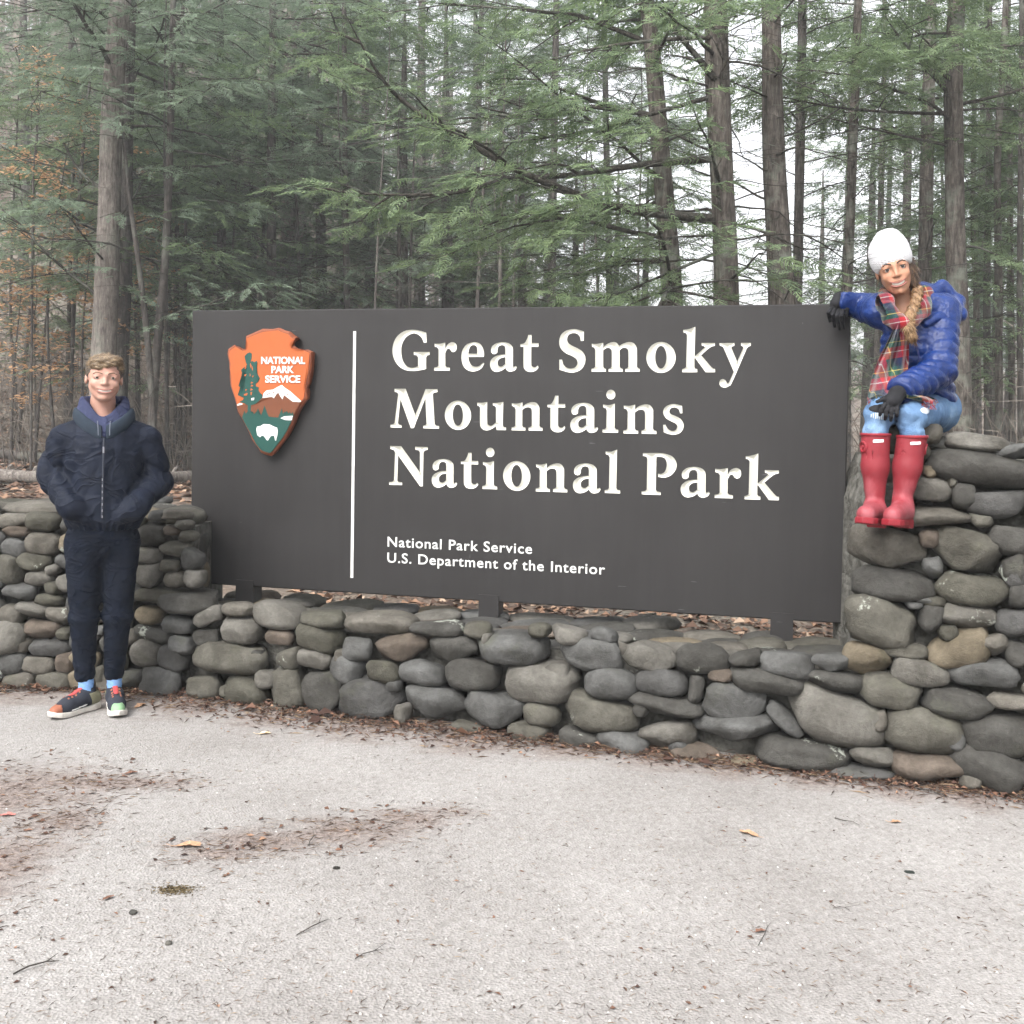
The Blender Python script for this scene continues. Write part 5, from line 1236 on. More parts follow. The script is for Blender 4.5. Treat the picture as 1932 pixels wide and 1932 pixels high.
def shoe(ank, ang, toe_m, seed):
    """local foot axis: +t forward"""
    c, s = math.cos(ang), math.sin(ang)
    def tf(X, Y): x, y = X-ank[0], Y-ank[1]; return x*c+y*s, -x*s+y*c      # forward, side
    def up(X, Y, Z):
        t, n = tf(X, Y); d = chain(t, n, Z, [(-.045, 0, .062), (.03, 0, .072), (.11, 0, .050), (.175, 0, .036)], [.036, .040, .038, .030], .03)
        d = smin(d, cap(t, n, Z, (-.005, 0, .07), (-.012, 0, .112), .038, .036), .02)
        return smax(np.maximum(smax(d, -cap(t, n, Z, (-.005, 0, .10), (-.008, 0, .16), .028, .030), .006), .018-Z), -(1-0*Z), .01)
    def so(X, Y, Z):
        t, n = tf(X, Y); u = (t+.08)/.285; wd = np.interp(t, [-.09, -.07, -.03, .04, .12, .17, .205, .22], [.0, .028, .037, .036, .048, .045, .025, 0])
        curl = .016*np.clip((t-.12)/.09, 0, 1)**2; zt = .030+.010*np.clip(-t/.08, 0, 1)+curl
        return np.maximum(np.maximum(np.abs(n)-wd, Z-zt), (.004+curl)-Z)*.8
    lo = (ank[0]-.27, ank[1]-.27, 0); hi = (ank[0]+.27, ank[1]+.27, .16)
    sh = thing_part = part('shoe', up, lo, hi, .0042, SHOE, man)
    part('sole', so, lo, hi, .004, SOLE, sh)
    def region(f, off=.0016): return lambda X, Y, Z: np.maximum(up(X, Y, Z)-off, f(*tf(X, Y), Z))
    part('toe_cap', region(lambda t, n, Z: np.maximum(.150+.25*np.abs(n)-t, Z-.070)), lo, hi, .0038, toe_m, sh)
    part('heel_panel', region(lambda t, n, Z: np.maximum(t+.005-.4*(Z-.05), Z-.098)), lo, hi, .0038, OLIVE, sh)
    part('tongue_tab', region(lambda t, n, Z: np.maximum(np.maximum(.024-t, np.abs(n)-.013), np.maximum(Z-.128, .098-Z)), .004), lo, hi, .0035, REDT, sh)
    for k in range(4):
        for sd in (-1, 1): part('lace_loop', region(lambda t, n, Z, k=k, sd=sd: np.sqrt((t-.052-.021*k)**2+(n-sd*.019)**2)-.006, .003), lo, hi, .0035, ORANGE, sh)
    for sd in (-1, 1): part('side_mark', region(lambda t, n, Z, sd=sd: np.maximum(np.maximum(.02-t, t-.115), np.maximum(np.abs(Z-(.037+.16*(.07-t)*(t < .075)+.0*t))-.0045, .012-n*sd)), .002), lo, hi, .0038, LWHITE, sh)
    part('sock', lambda X, Y, Z: np.maximum(np.maximum(cap(X, Y, Z, (ank[0], ank[1], .08), (ank[0], ank[1]+.004, .18), .036, .038)+.002*np.sin(Z*260+3*X*60), .07-Z), Z-.17), (ank[0]-.06, ank[1]-.06, .06), (ank[0]+.06, ank[1]+.06, .18), .005, SOCK, man)
shoe((-.080, .015), math.atan2(-.62, -.80), ORANGE, 1)
shoe((.055, .015), math.atan2(-1, .10), MINT, 2)
# head
HM = Matrix.Translation((.000, -.012, 1.664)) @ Matrix.Rotation(R(1.5), 4, 'Y') @ Matrix.Rotation(R(3), 4, 'Z') @ Matrix.Scale(.985, 4, Vector((0, 0, 1))) @ Matrix.Scale(1.10, 4, Vector((1, 0, 0)))
HAIR_M = hair_mat('short_fair_hair', (.045, .030, .019), (.145, .098, .056), (.33, .245, .145), (14, 60, 60)); HAIR_D = hair_mat('short_brown_hair', (.030, .021, .015), (.062, .045, .031), (.10, .074, .05))
wrapm, skm, locm = head(man, HM, dict(skin=SK_M, iris=plain('iris_hazel', (.045, .030, .018), .2, .5), browm=plain('brow_brown', (.13, .085, .055), .8), lip=plain('lip_rose', (.33, .155, .125), .5), eye=.0030, nk=.050, brow=.0026, smile=1.5, w=1.05, ir=.0066, mo=.0072))
def hair_top(x, y, z):
    d = elli(x, y, z, (.002, .016, .056), (.0785, .092, .066)); d = smin(d, cap(x, y, z, (-.034, -.050, .078), (.040, -.052, .090), .020, .026), .025)
    d = smin(d, cap(x, y, z, (-.046, -.050, .070), (-.030, -.070, .050), .013, .008), .014)
    d = d+.0024*np.sin(150*z+110*x+60*y+2*np.sin(60*x))+.0016*np.sin(300*z+160*y+90*x)
    cut = .054+.016*np.sin((x-.015)*36)*(x > -.055)-.012*(x < -.034); cut = np.where(y > -.035, .034+.25*np.clip(-y, -.1, .035), cut)
    return smax(d, cut-z, .006)
hm = locm('hair', hair_top, (0, 0, .07), .125, .0026, HAIR_M)
STR_M = strand_mat('fair_strands', [(0, (.05, .033, .02)), (.5, (.15, .10, .06)), (1, (.34, .25, .15))])
strands(hm, (.9, .25, .15), 3400, .024, .004, STR_M, 1)
def hair_side(x, y, z):
    d = elli(x, y, z, (0, .022, .036), (.0815, .092, .084))+.0010*np.sin(420*z+200*y)
    line = np.maximum(-.044-y-.25*np.clip(z-.02, -.1, .1), (-.022+.4*np.clip(.03-y, -.2, .03)*0)-z); line = np.maximum(line, z-.085)
    low = np.where(y < .0, .002, -.06*np.clip(y/.05, 0, 1)-.0); line = np.maximum(line, low-z-.004)
    return smax(d, line, .005)
hm = locm('side_hair', hair_side, (0, .02, .03), .125, .0026, HAIR_D)
strands(hm, (0, .35, -.9), 2600, .010, .0016, strand_mat('brown_strands', [(0, (.025, .018, .013)), (1, (.11, .08, .055))]), 2)
for s_ in (-1, 1):
    MB().tube([(s_*.172, -.098, 1.085), (s_*.140, -.128, 1.035), (s_*.105, -.142, .985)], [.004, .006, .004], 6).build('pocket_welt', plain('pocket_edge', (.004, .006, .012), .8), man)
# ---------------------------------------------------------------- the woman, seated on the tall wing, arm over the sign
WO = at_y(1765, 800, 4.62)
woman = thing('person', 'smiling person in white knit hat, blue puffer jacket and red boots seated on the wall', 'person', (WO.x, WO.y, WO.z))
def J(x, y, Y): p = at_y(x, y, Y)-WO; return np.array([p.x, p.y, p.z])
def puffer_mat():
    t = NT('shiny_blue_nylon'); v = t.coord(); n1 = t.noise(v, 12, 5, .6); n2 = t.noise(v, 48, 5, .65)
    t.base(t.ramp(n1, [(.3, (.0020, .0130, .080)), (.7, (.0030, .027, .150))])); t.rough(.36, .45); t.bump(t.math('ADD', n1, n2), .6, .010); return t.m
BLUE = puffer_mat(); GLOVE = cloth('black_glove_fleece', (.012, .012, .014), .85, 160, .3, .25, .3); 
hipL, hipR = J(1768, 776, 4.64), J(1722, 772, 4.68)
kneeL, kneeR = J(1719, 784, 4.27), J(1659, 776, 4.30)
ankL, ankR = J(1699, 940, 4.26), J(1650, 944, 4.28)
shR, shL = J(1662, 586, 4.66), J(1776, 588, 4.62)
elR, wrR = J(1640, 582, 4.98), J(1590, 566, 4.955)
elL, wrL = J(1772, 700, 4.48), J(1702, 738, 4.30)
pel, che, nck = J(1748, 768, 4.66), J(1722, 650, 4.62), J(1712, 578, 4.62)
def puff(s, pitch, amp): return -amp*np.abs(np.sin(math.pi*s/pitch))**.7
def jk(X, Y, Z):
    d0 = chain(X, Y, Z, [pel+np.array([0, 0, .02]), J(1738, 705, 4.64), che, J(1720, 600, 4.64)], [.122, .108, .118, .092], .04)
    d0 = smin(d0, chain(X, Y, Z, [shR, nck, shL], [.068, .070, .072], .03), .04)
    d0 = d0+puff(Z+.15*X+.012*np.sin(14*X), .052, .012)+ridge(X, Y, Z*.7, 41, 45)*.0045+wav(X, Y, Z, 42, 60, 3, 1.5)*.002
    ends = []
    for P, rr in (([shR, elR, wrR], [.068, .060, .050]), ([shL, elL, wrL], [.072, .064, .054])):
        d = chain(X, Y, Z, P, rr, .02); s = np.sqrt((X-P[1][0])**2+(Y-P[1][1])**2+(Z-P[1][2])**2)
        sg = np.sqrt((X-P[0][0])**2+(Y-P[0][1])**2+(Z-P[0][2])**2)
        d = d+puff(sg+.008*np.sin(30*Y), .052, .011)+ridge(X, Y, Z, 51, 50)*.0045+wav(X, Y, Z, 52, 70, 3, 1.5)*.002
        e = P[2]+(P[2]-P[1])/np.linalg.norm(P[2]-P[1])*.030; u = (P[2]-P[1])/np.linalg.norm(P[2]-P[1])
        d = np.maximum(d, (X-e[0])*u[0]+(Y-e[1])*u[1]+(Z-e[2])*u[2]); d0 = smin(d0, d, .012)
    d0 = np.maximum(d0, (pel[2]-.055)-Z)
    # open neck front
    q = J(1700, 590, 4.52); d0 = smax(d0, -elli(X, Y, Z, q, (.055, .11, .10)), .015)
    return d0
part('puffer_jacket', jk, (-.50, -.48, -.02), (.30, .50, .60), .0065, BLUE, woman)
# hood lying on the far shoulder
def hood(X, Y, Z):
    d = chain(X, Y, Z, [J(1745, 560, 4.66), J(1775, 548, 4.72), J(1805, 572, 4.70), J(1812, 592, 4.62), J(1770, 600, 4.54), J(1748, 610, 4.50)], [.034, .038, .030, .025, .022, .018], .03)
    d = smin(d, chain(X, Y, Z, [J(1690, 556, 4.74), J(1740, 560, 4.78), J(1790, 570, 4.74)], [.045, .06, .05], .03), .02)
    return d+wav(X, Y, Z, 43, 60, 4, 1.6)*.007
part('jacket_hood', hood, (-.30, -.25, .40), (.25, .30, .72), .006, BLUE, woman)
MB().tube([J(1776, 596, 4.53), J(1773, 612, 4.52), J(1770, 630, 4.52)], .0035, 5).tube([J(1770, 630, 4.52), J(1769.5, 638, 4.52)], .0065, 6).build('hood_cord', plain('cord_silver', (.42, .44, .55), .5), woman)
# jeans
JEAN = None
def jean_mat():
    t = NT('faded_denim'); v = t.coord(); n1 = t.noise(v, 7, 5, .6); n2 = t.noise(v, 260, 2); n3 = t.noise(t.mapping(v, (1, 1, .3)), 30, 4)
    a = t.ramp(n1, [(.3, (.080, .145, .265)), (.55, (.125, .21, .345)), (.75, (.20, .295, .42))]); t.base(t.mix(1.0, a, t.ramp(n3, [(.3, (.85, .85, .85)), (.7, (1.12, 1.12, 1.12))]), 'MULTIPLY')); t.rough(.95, .08); t.bump(t.math('ADD', n2, t.math('MULTIPLY', n3, 3.0)), .6, .008); return t.m
JEAN = jean_mat()
shaftL = J(1714, 866, 4.263); shaftR = J(1651.5, 862, 4.284); topL = J(1721, 822, 4.262); topR = J(1652, 818, 4.285)
def jeans(X, Y, Z):
    d = smin(elli(X, Y, Z, (hipL+hipR)/2+np.array([.01, .02, .02]), (.145, .13, .105)), cap(X, Y, Z, hipL, hipR, .098), .03)
    for h, k, tp, s in ((hipL, kneeL, topL, shaftL), (hipR, kneeR, topR, shaftR)): d = smin(d, chain(X, Y, Z, [h, k+(h-k)*.06, k, tp, s], [.086, .060, .056, .047, .034], .02), .02)
    for k, sd in ((kneeL, 61), (kneeR, 62)):
        L = np.sqrt((X-k[0])**2+(Y-k[1])**2+(Z-k[2])**2); d = d+.0035*np.sin(90*Z+40*X+sd)*np.exp(-(L/.11)**2)
    return np.maximum(d+wav(X, Y, Z, 63, 40, 3, 1.4)*.002+ridge(X, Y, Z*1.4, 64, 30)*.005, shaftL[2]-.02-Z)
part('jeans', jeans, (-.50, -.48, -.22), (.27, .26, .18), .006, JEAN, woman)
def tear(c, r, off): return lambda X, Y, Z: np.maximum(jeans(X, Y, Z)-off, elli(X, Y, Z, c, r))
cR = kneeR+np.array([.0, -.045, .0]); b_ = .08
part('knee_tear', tear(cR+np.array([.005, 0, .010]), (.060, .08, .020), .0022), tuple(cR-.1), tuple(cR+.1), .004, plain('black_legging', (.012, .012, .014), .8), woman)
part('frayed_threads', lambda X, Y, Z: np.maximum(tear(cR+np.array([.005, 0, -.019]), (.058, .08, .017), .0034)(X, Y, Z), .0012*np.sin(900*X)), tuple(cR-.1), tuple(cR+.1), .003, cloth('white_threads', (.48, .53, .58), .9, 300, .2), woman)
cL = kneeL+np.array([.045, -.03, .02]); part('frayed_threads', tear(cL, (.028, .06, .014), .003), tuple(cL-.08), tuple(cL+.08), .0035, cloth('white_threads_small', (.6, .66, .74), .9, 300, .2), woman)
# boots
def boot_mat():
    t = NT('red_rubber'); v = t.coord(); n1 = t.noise(v, 9, 6, .65); n2 = t.noise(t.mapping(v, (1, 1, .45)), 14, 5, .6)
    sep = t.n('ShaderNodeSeparateXYZ'); t.l(v, sep.inputs[0])
    bloom = t.math('ADD', t.math('MULTIPLY', t.math('SUBTRACT', -.22, sep.outputs[2]), 3.2), t.math('MULTIPLY', t.math('SUBTRACT', n2, .5), 1.6))
    bl = t.ramp(bloom, [(.12, (.06, .06, .06)), (.55, (.55, .55, .55))])
    a = t.ramp(n1, [(.3, (.155, .008, .014)), (.7, (.215, .015, .023))]); t.base(t.mix(bl, a, (.38, .13, .15))); t.rough(t.math('ADD', .46, t.math('MULTIPLY', n1, .25)), .32); t.bump(t.math('ADD', n1, n2), .3, .006); return t.m
BOOT = boot_mat(); BSOLE = plain('red_sole_rubber', (.20, .014, .022), .5, .35, .15, 30); TAG = plain('white_boot_tag', (.80, .80, .80), .5)
def boot(top, ank, toe, heel, w_, nm):
    top, ank, toe, heel = map(np.array, (top, ank, toe, heel)); u = (toe-heel)/np.linalg.norm(toe-heel)
    mid = (top*.5+ank*.5)
    def f(X, Y, Z):
        d = chain(X, Y, Z, [top, mid, ank], [w_, w_*.93, w_*.66], .02)
        d = smin(d, chain(X, Y, Z, [heel+np.array([0, 0, .030]), ank*.5+heel*.5+u*.03, toe-u*.045+np.array([0, 0, .022])], [.034, .042, .036], .03), .025)
        s_ = np.linalg.norm(ank-top); L = np.sqrt((X-ank[0])**2+(Y-ank[1])**2+(Z-ank[2])**2)
        d = d+.0028*np.sin(85*Z+25*X)*np.exp(-(L/.06)**2)+wav(X, Y, Z, 71, 18, 3)*.0025
        d = np.maximum(d, Z-top[2]); return np.maximum(d, -cap(X, Y, Z, top+np.array([0, 0, .03]), mid, w_-.008))
    lo = np.minimum.reduce([top, ank, toe, heel])-.10; hi = np.maximum.reduce([top, ank, toe, heel])+.09
    b = part('rubber_boot', f, tuple(lo), tuple(hi), .0045, BOOT, woman)
    part('top_band', lambda X, Y, Z: np.maximum(np.maximum(np.abs(cap(X, Y, Z, top-np.array([0, 0, .05]), top+np.array([0, 0, .05]), w_+.002))-.003, Z-top[2]-.003), top[2]-.010-Z), tuple(top-.09), tuple(top+.09), .003, BSOLE, b)
    sd = np.cross(u, [0, 0, 1]); sd = sd/np.linalg.norm(sd); upv = np.cross(sd, u)
    def so(X, Y, Z):
        p = [X-heel[0], Y-heel[1], Z-heel[2]]; t = sum(p[i]*u[i] for i in range(3)); n = sum(p[i]*sd[i] for i in range(3)); h = sum(p[i]*upv[i] for i in range(3))
        Lf = np.linalg.norm(toe-heel); wd = np.interp(t, [-.040, -.025, .02, .09, Lf-.05, Lf-.02, Lf+.006], [.0, .026, .036, .034, .045, .036, 0])
        return np.maximum(np.maximum(np.abs(n)-wd, h-.010), -.016-.010*(t < .055)-h+.0*t)*.8
    part('sole', so, tuple(lo), tuple(hi), .0042, BSOLE, b)
    # tag on the front, strap and buckle on the outside
    fd = np.array([-.12, -1, 0.0]); fd /= np.linalg.norm(fd); c = top+fd*(w_)+np.array([0, 0, -.030])
    part('boot_tag', lambda X, Y, Z: np.maximum(f(X, Y, Z)-.0028, np.maximum(np.abs((X-c[0])*fd[1]*-1+(Y-c[1])*fd[0])-.021, np.maximum(np.abs(Z-c[2]-.05*(X-c[0]))-.0065, (Y-c[1])-.03))), tuple(c-.045), tuple(c+.045), .0026, TAG, b)
    so_ = np.array([1, -.25, 0]) if nm else np.array([-1, -.25, 0]); so_ = so_/np.linalg.norm(so_); c2 = top+so_*w_+np.array([0, 0, -.055])
    part('buckle_strap', lambda X, Y, Z: np.maximum(f(X, Y, Z)-.006, np.minimum(np.abs(np.sqrt((X-c2[0])**2+(Y-c2[1])**2+(Z-c2[2])**2)-.020)-.005, np.sqrt((X-c2[0])**2+(Y-c2[1])**2+(Z-c2[2])**2)-.007)), tuple(c2-.05), tuple(c2+.05), .003, BSOLE, b)
boot(J(1721, 822, 4.262), J(1703, 940, 4.262), J(1678, 984, 4.07), J(1709, 984, 4.275), .0585, True)
boot(J(1652, 818, 4.285), J(1650, 944, 4.282), J(1628, 980, 4.09), J(1658, 984, 4.295), .0565, False)
# gloves: palm and five separate fingers
def hand(name, wrist, palm, fing, thumb, rp, rf):
    def f(X, Y, Z):
        d = chain(X, Y, Z, [wrist, palm[0], palm[1]], [.032, rp, rp*.85], .02); d = smin(d, cap(X, Y, Z, palm[2], palm[3], rp*.62), .02)
        for P in fing: d = smin(d, chain(X, Y, Z, P, [rf, rf*.97, rf*.92, rf*.78][:len(P)], .004), .004)
        return smin(d, chain(X, Y, Z, thumb, [rf*1.2, rf*1.1, rf*.85], .006), .006)
    A = np.concatenate([np.array(q).reshape(-1, 3) for q in [wrist]+list(palm)+list(fing)+[thumb]])
    return part(name, f, tuple(A.min(0)-.045), tuple(A.max(0)+.045), .0026, GLOVE, woman)
Yh = 4.90
fg = []
for (x0, y0), (x1, y1), (x2, y2) in (((1571, 577), (1563, 590), (1566, 606)), ((1577, 578), (1571, 594), (1575, 616)), ((1584, 579), (1579, 597), (1584, 621)), ((1591, 579), (1588, 596), (1593, 619))):
    fg.append([J(x0, y0, 4.95), J(x1, y1, Yh-.02), J((x1+x2)/2, (y1+y2)/2, Yh), J(x2, y2, Yh+.045)])
hand('glove', J(1588, 562, 4.96), [J(1584, 564, 4.95), J(1580, 575, 4.935), J(1573, 573, 4.94), J(1591, 574, 4.94)], fg, [J(1592, 570, 4.94), J(1598, 584, 4.92), J(1597, 598, 4.925)], .028, .0088)
fg = []
for (x0, y0), (x1, y1), (x2, y2), dy in (((1673, 757), (1664, 771), (1660, 783), 0), ((1680, 759), (1673, 776), (1670, 791), -.004), ((1687, 760), (1682, 778), (1681, 793), -.004), ((1694, 758), (1692, 773), (1692, 785), .0)):
    fg.append([J(x0, y0, 4.235), J(x1, y1, 4.205+dy), J((x1+x2)/2, (y1+y2)/2, 4.205+dy), J(x2, y2, 4.225+dy)])
hand('glove', J(1698, 740, 4.29), [J(1692, 744, 4.262), J(1683, 758, 4.228), J(1677, 756, 4.232), J(1691, 757, 4.232)], fg, [J(1682, 745, 4.24), J(1667, 753, 4.222), J(1655, 758, 4.222)], .030, .0086)
# scarf
def plaid():
    t = NT('tartan_wool'); v = t.coord(); sep = t.n('ShaderNodeSeparateXYZ'); t.l(t.mapping(v, (1, 1, 1), (0, .18, .1)), sep.inputs[0])
    def band(c, k): 
        return t.math('FRACT', t.math('MULTIPLY', t.math('ADD', c, 5.0), k))
    col_ = [(0.0, (.012, .02, .055)), (.18, (.38, .015, .025)), (.40, (.65, .62, .58)), (.43, (.40, .015, .025)), (.58, (.012, .085, .055)), (.74, (.60, .48, .12)), (.77, (.010, .06, .05)), (.9, (.012, .014, .03))]
    a = t.ramp(band(sep.outputs[0], 8.5), col_, 'CONSTANT'); b = t.ramp(band(sep.outputs[2], 8.5), col_, 'CONSTANT')
    n2 = t.noise(v, 220, 2); n1 = t.noise(v, 16, 4)
    t.base(t.mix(1.0, t.mix(.5, a, b), t.ramp(n1, [(.3, (.42, .42, .42)), (.7, (.80, .80, .80))]), 'MULTIPLY')); t.rough(.95, .1); t.bump(t.math('ADD', n2, n1), .35, .005); t.b.inputs['Sheen Weight'].default_value = .3; return t.m
TART = plaid()
def scarf(X, Y, Z):
    f = wav(X, Y, Z, 81, 55, 4, 1.2)*.006
    d = chain(X, Y, Z, [J(1742, 556, 4.60), J(1738, 585, 4.50), J(1716, 606, 4.43), J(1698, 610, 4.41), J(1680, 596, 4.44), J(1668, 570, 4.52), J(1675, 555, 4.66), J(1712, 552, 4.72), J(1742, 556, 4.60)], [.036, .036, .032, .034, .034, .036, .036, .036, .036], .02)
    d = smin(d, elli(X, Y, Z, J(1698, 610, 4.40), (.040, .032, .028)), .012)
    return d+f
part('scarf', scarf, (-.30, -.30, .36), (.05, .20, .66), .0055, TART, woman)
def tail(rows, th, name):
    """folded hanging cloth: rows of (xc, y, half width px, Y)"""
    V, F = [], []; n = 26
    P = catmull([(a, b, c, d) for a, b, c, d in rows], 6)
    for side in (0, 1):
        for i, (xc, y, hw, Yd) in enumerate(P):
            for j in range(n):
                s = j/(n-1)*2-1; fold = .016*math.sin(s*7.5+i*.10)+.008*math.sin(s*15+1+i*.05)
                q = J(xc+s*hw, y+4*math.sin(s*5), Yd+fold+.03*s*s+(th if side else 0)); V.append(q)
    m = len(P)
    for side in (0, 1):
        o = side*m*n
        for i in range(m-1):
            for j in range(n-1):
                f = (o+i*n+j, o+i*n+j+1, o+(i+1)*n+j+1, o+(i+1)*n+j); F.append(f if side else f[::-1])
    for i in range(m-1):
        for j in (0, n-1): F.append((i*n+j, (i+1)*n+j, m*n+(i+1)*n+j, m*n+i*n+j))
    for j in range(n-1):
        for i in (0, m-1): F.append((i*n+j, i*n+j+1, m*n+i*n+j+1, m*n+i*n+j))
    o = obj(name, mesh(name, V, F), TART, woman)
    fr = MB(); r_ = random.Random(3)
    xc, y, hw, Yd = P[-1]
    for k in range(26):
        s = r_.uniform(-1, 1); p = J(xc+s*hw, y+4*math.sin(s*5), Yd+.006); fr.tube([p, p+np.array([r_.gauss(0, .006), -.006, -.012]), p+np.array([r_.gauss(0, .01), -.008, -.026])], .0012, 3)
    fr.build('fringe', TART, o)['kind'] = 'stuff'; return o
tail([(1697, 612, 9, 4.385), (1694, 640, 20, 4.40), (1687, 670, 28, 4.42), (1680, 700, 33, 4.40), (1675, 730, 35, 4.33), (1668, 748, 32, 4.27)], .010, 'scarf_tail')
tail([(1702, 735, 12, 4.30), (1716, 748, 16, 4.245), (1735, 752, 18, 4.225), (1752, 757, 14, 4.235)], .008, 'scarf_tail')
# head, hat, hair
HW = Matrix.Translation(tuple(J(1686, 507, 4.545))) @ Matrix.Rotation(R(-18), 4, 'Z') @ Matrix.Rotation(R(-15), 4, 'Y') @ Matrix.Rotation(R(8), 4, 'X')
SK_W = skin('skin_tan', (.36, .185, .115), (.42, .20, .13))
wrapw, skw, locw = head(woman, HW, dict(skin=SK_W, iris=plain('iris_dark', (.018, .010, .008), .15, .6), browm=plain('brow_dark', (.022, .015, .012), .8), noshoulder=True, lip=plain('lip_pink', (.27, .10, .08), .45), eye=.0058, nk=.045, w=.97, jaw=.86, brow=.0024, lash=True, smile=1.7, ir=.0068, mo=.0100))
KNIT = NT('white_knit'); v_ = KNIT.coord(); wv = KNIT.n('ShaderNodeTexWave'); wv.inputs['Scale'].default_value = 38; wv.inputs['Distortion'].default_value = .6; wv.bands_direction = 'Z'; KNIT.l(KNIT.mapping(v_, (1, 1, 1), (.0, -.3, 0)), wv.inputs['Vector'])
KNIT.base((.50, .50, .515)); KNIT.rough(.95, .1); KNIT.bump(KNIT.math('ADD', wv.outputs['Fac'], KNIT.noise(v_, 140, 3)), .28, .005); KNIT = KNIT.m
def hat(x, y, z):
    d = elli(x, y, z, (0, .020, .052), (.086, .104, .098)); d = smin(d, elli(x, y, z, (.000, .040, .092), (.076, .080, .062)), .03)
    d = smin(d, elli(x, y, z, (.012, .052, .148), (.034, .036, .020)), .045)
    d = d+.0020*np.sin(np.arctan2(x, y)*34)*(z < .058)+.0007*np.sin(z*300+60*x)*(z >= .058)+wav(x, y, z, 91, 40, 3)*.002
    brim = .017-.34*np.clip(y+.05, 0, .2)-.35*np.clip(-x-.04, 0, .06)
    return smax(d, brim-z, .006)
locw('knit_hat', hat, (0, .03, .08), .16, .0034, KNIT)
HAIR_W = hair_mat('brown_hair', (.018, .011, .008), (.05, .029, .018), (.12, .07, .038)); HAIR_B = hair_mat('blond_braid', (.07, .036, .018), (.19, .105, .050), (.36, .235, .12), (40, 40, 14))
def back_hair(x, y, z): return np.maximum(smin(elli(x, y, z, (.012, .045, -.01), (.080, .068, .085)), elli(x, y, z, (.066, .022, -.055), (.022, .035, .055)), .03)+.002*np.sin(300*x+150*z), -(y+.012))
hw = locw('hair', back_hair, (.02, .04, -.03), .15, .004, HAIR_W)
strands(hw, (.2, 0, -.9), 1600, .05, .006, strand_mat('brown_long_strands', [(0, (.02, .012, .009)), (.7, (.07, .04, .024)), (1, (.20, .12, .065))]), 3)
BP = catmull([tuple(J(1731, 540, 4.55)), tuple(J(1729, 565, 4.48)), tuple(J(1720, 590, 4.425)), tuple(J(1713, 602, 4.40))], 5)
BP = np.array(BP)
def braid(X, Y, Z):
    d = None
    for i, p in enumerate(BP):
        s = 1 if i % 2 else -1; e = elli(X, Y, Z, p+np.array([s*.0075, 0, 0]), (.017, .016, .017), Matrix.Rotation(R(28*s), 3, 'Y')); d = e if d is None else smin(d, e, .003)
    return d+.0012*np.sin(420*X+260*Z)
bo = part('braid', braid, tuple(BP.min(0)-.05), tuple(BP.max(0)+.05), .0032, HAIR_B, woman)
tl_ = [J(1712, 604, 4.398), J(1714, 618, 4.385), J(1719, 632, 4.385), J(1725, 644, 4.39)]
STR_B = strand_mat('blond_strands', [(0, (.08, .042, .02)), (.5, (.20, .115, .055)), (1, (.38, .25, .13))])
strands(bo, (0, -.1, -.9), 1200, .022, .004, STR_B, 4)
be = part('braid_end', lambda X, Y, Z: chain(X, Y, Z, tl_, [.012, .020, .019, .005], .01)+.0018*np.sin(400*X+90*Z), tuple(np.min(tl_, 0)-.04), tuple(np.max(tl_, 0)+.04), .003, HAIR_B, woman)
strands(be, (.25, 0, -.95), 900, .030, .004, STR_B, 5)
q = J(1712, 604, 4.398); part('hair_tie', lambda X, Y, Z: elli(X, Y, Z, q, (.017, .016, .009)), tuple(q-.03), tuple(q+.03), .003, plain('hair_tie_black', (.015, .013, .015), .7), woman)
# zip edges of the jacket front
MB().tube([J(1722, 600, 4.50), J(1728, 640, 4.475), J(1738, 700, 4.49), J(1750, 745, 4.515)], .004, 5).build('jacket_zip', plain('blue_zip', (.012, .02, .10), .5), woman)
# ================================================================ LITTER
def litter_mesh(items):
    """items: (pos, heading, length, width, tilt, curl) -> folded leaf / needle quads"""
    V, F = [], []
    for p, a, l, w_, ti, cu in items:
        d = Vector((math.cos(a), math.sin(a), 0)); s = Vector((-math.sin(a), math.cos(a), 0)); n = len(V); p = Vector(p)
        u = Vector((0, 0, 1))
        V += [tuple(p), tuple(p+d*l*.5+s*w_+u*(cu+ti*w_)), tuple(p+d*l+u*cu*.5), tuple(p+d*l*.5-s*w_+u*(cu-ti*w_*.5)), tuple(p+d*l*.5+u*cu*.25)]
        F += [(n, n+4, n+1), (n+4, n+2, n+1), (n, n+3, n+4), (n+4, n+3, n+2)]
    return V, F
def litter_mat(name, stops, rough=.85):
    t = NT(name); g = t.n('ShaderNodeNewGeometry'); t.base(t.ramp(g.outputs['Random Per Island'], stops)); t.rough(rough, .15); return t.m
LEAFM = litter_mat('dead_leaves', [(0, (.035, .020, .016)), (.4, (.075, .042, .032)), (.7, (.12, .066, .046)), (.9, (.18, .10, .068)), (1, (.30, .19, .13))])
NEEDM = litter_mat('dead_needles', [(0, (.05, .034, .028)), (.5, (.11, .072, .052)), (.85, (.20, .135, .09)), (1, (.32, .24, .16))])
r_ = random.Random(99)
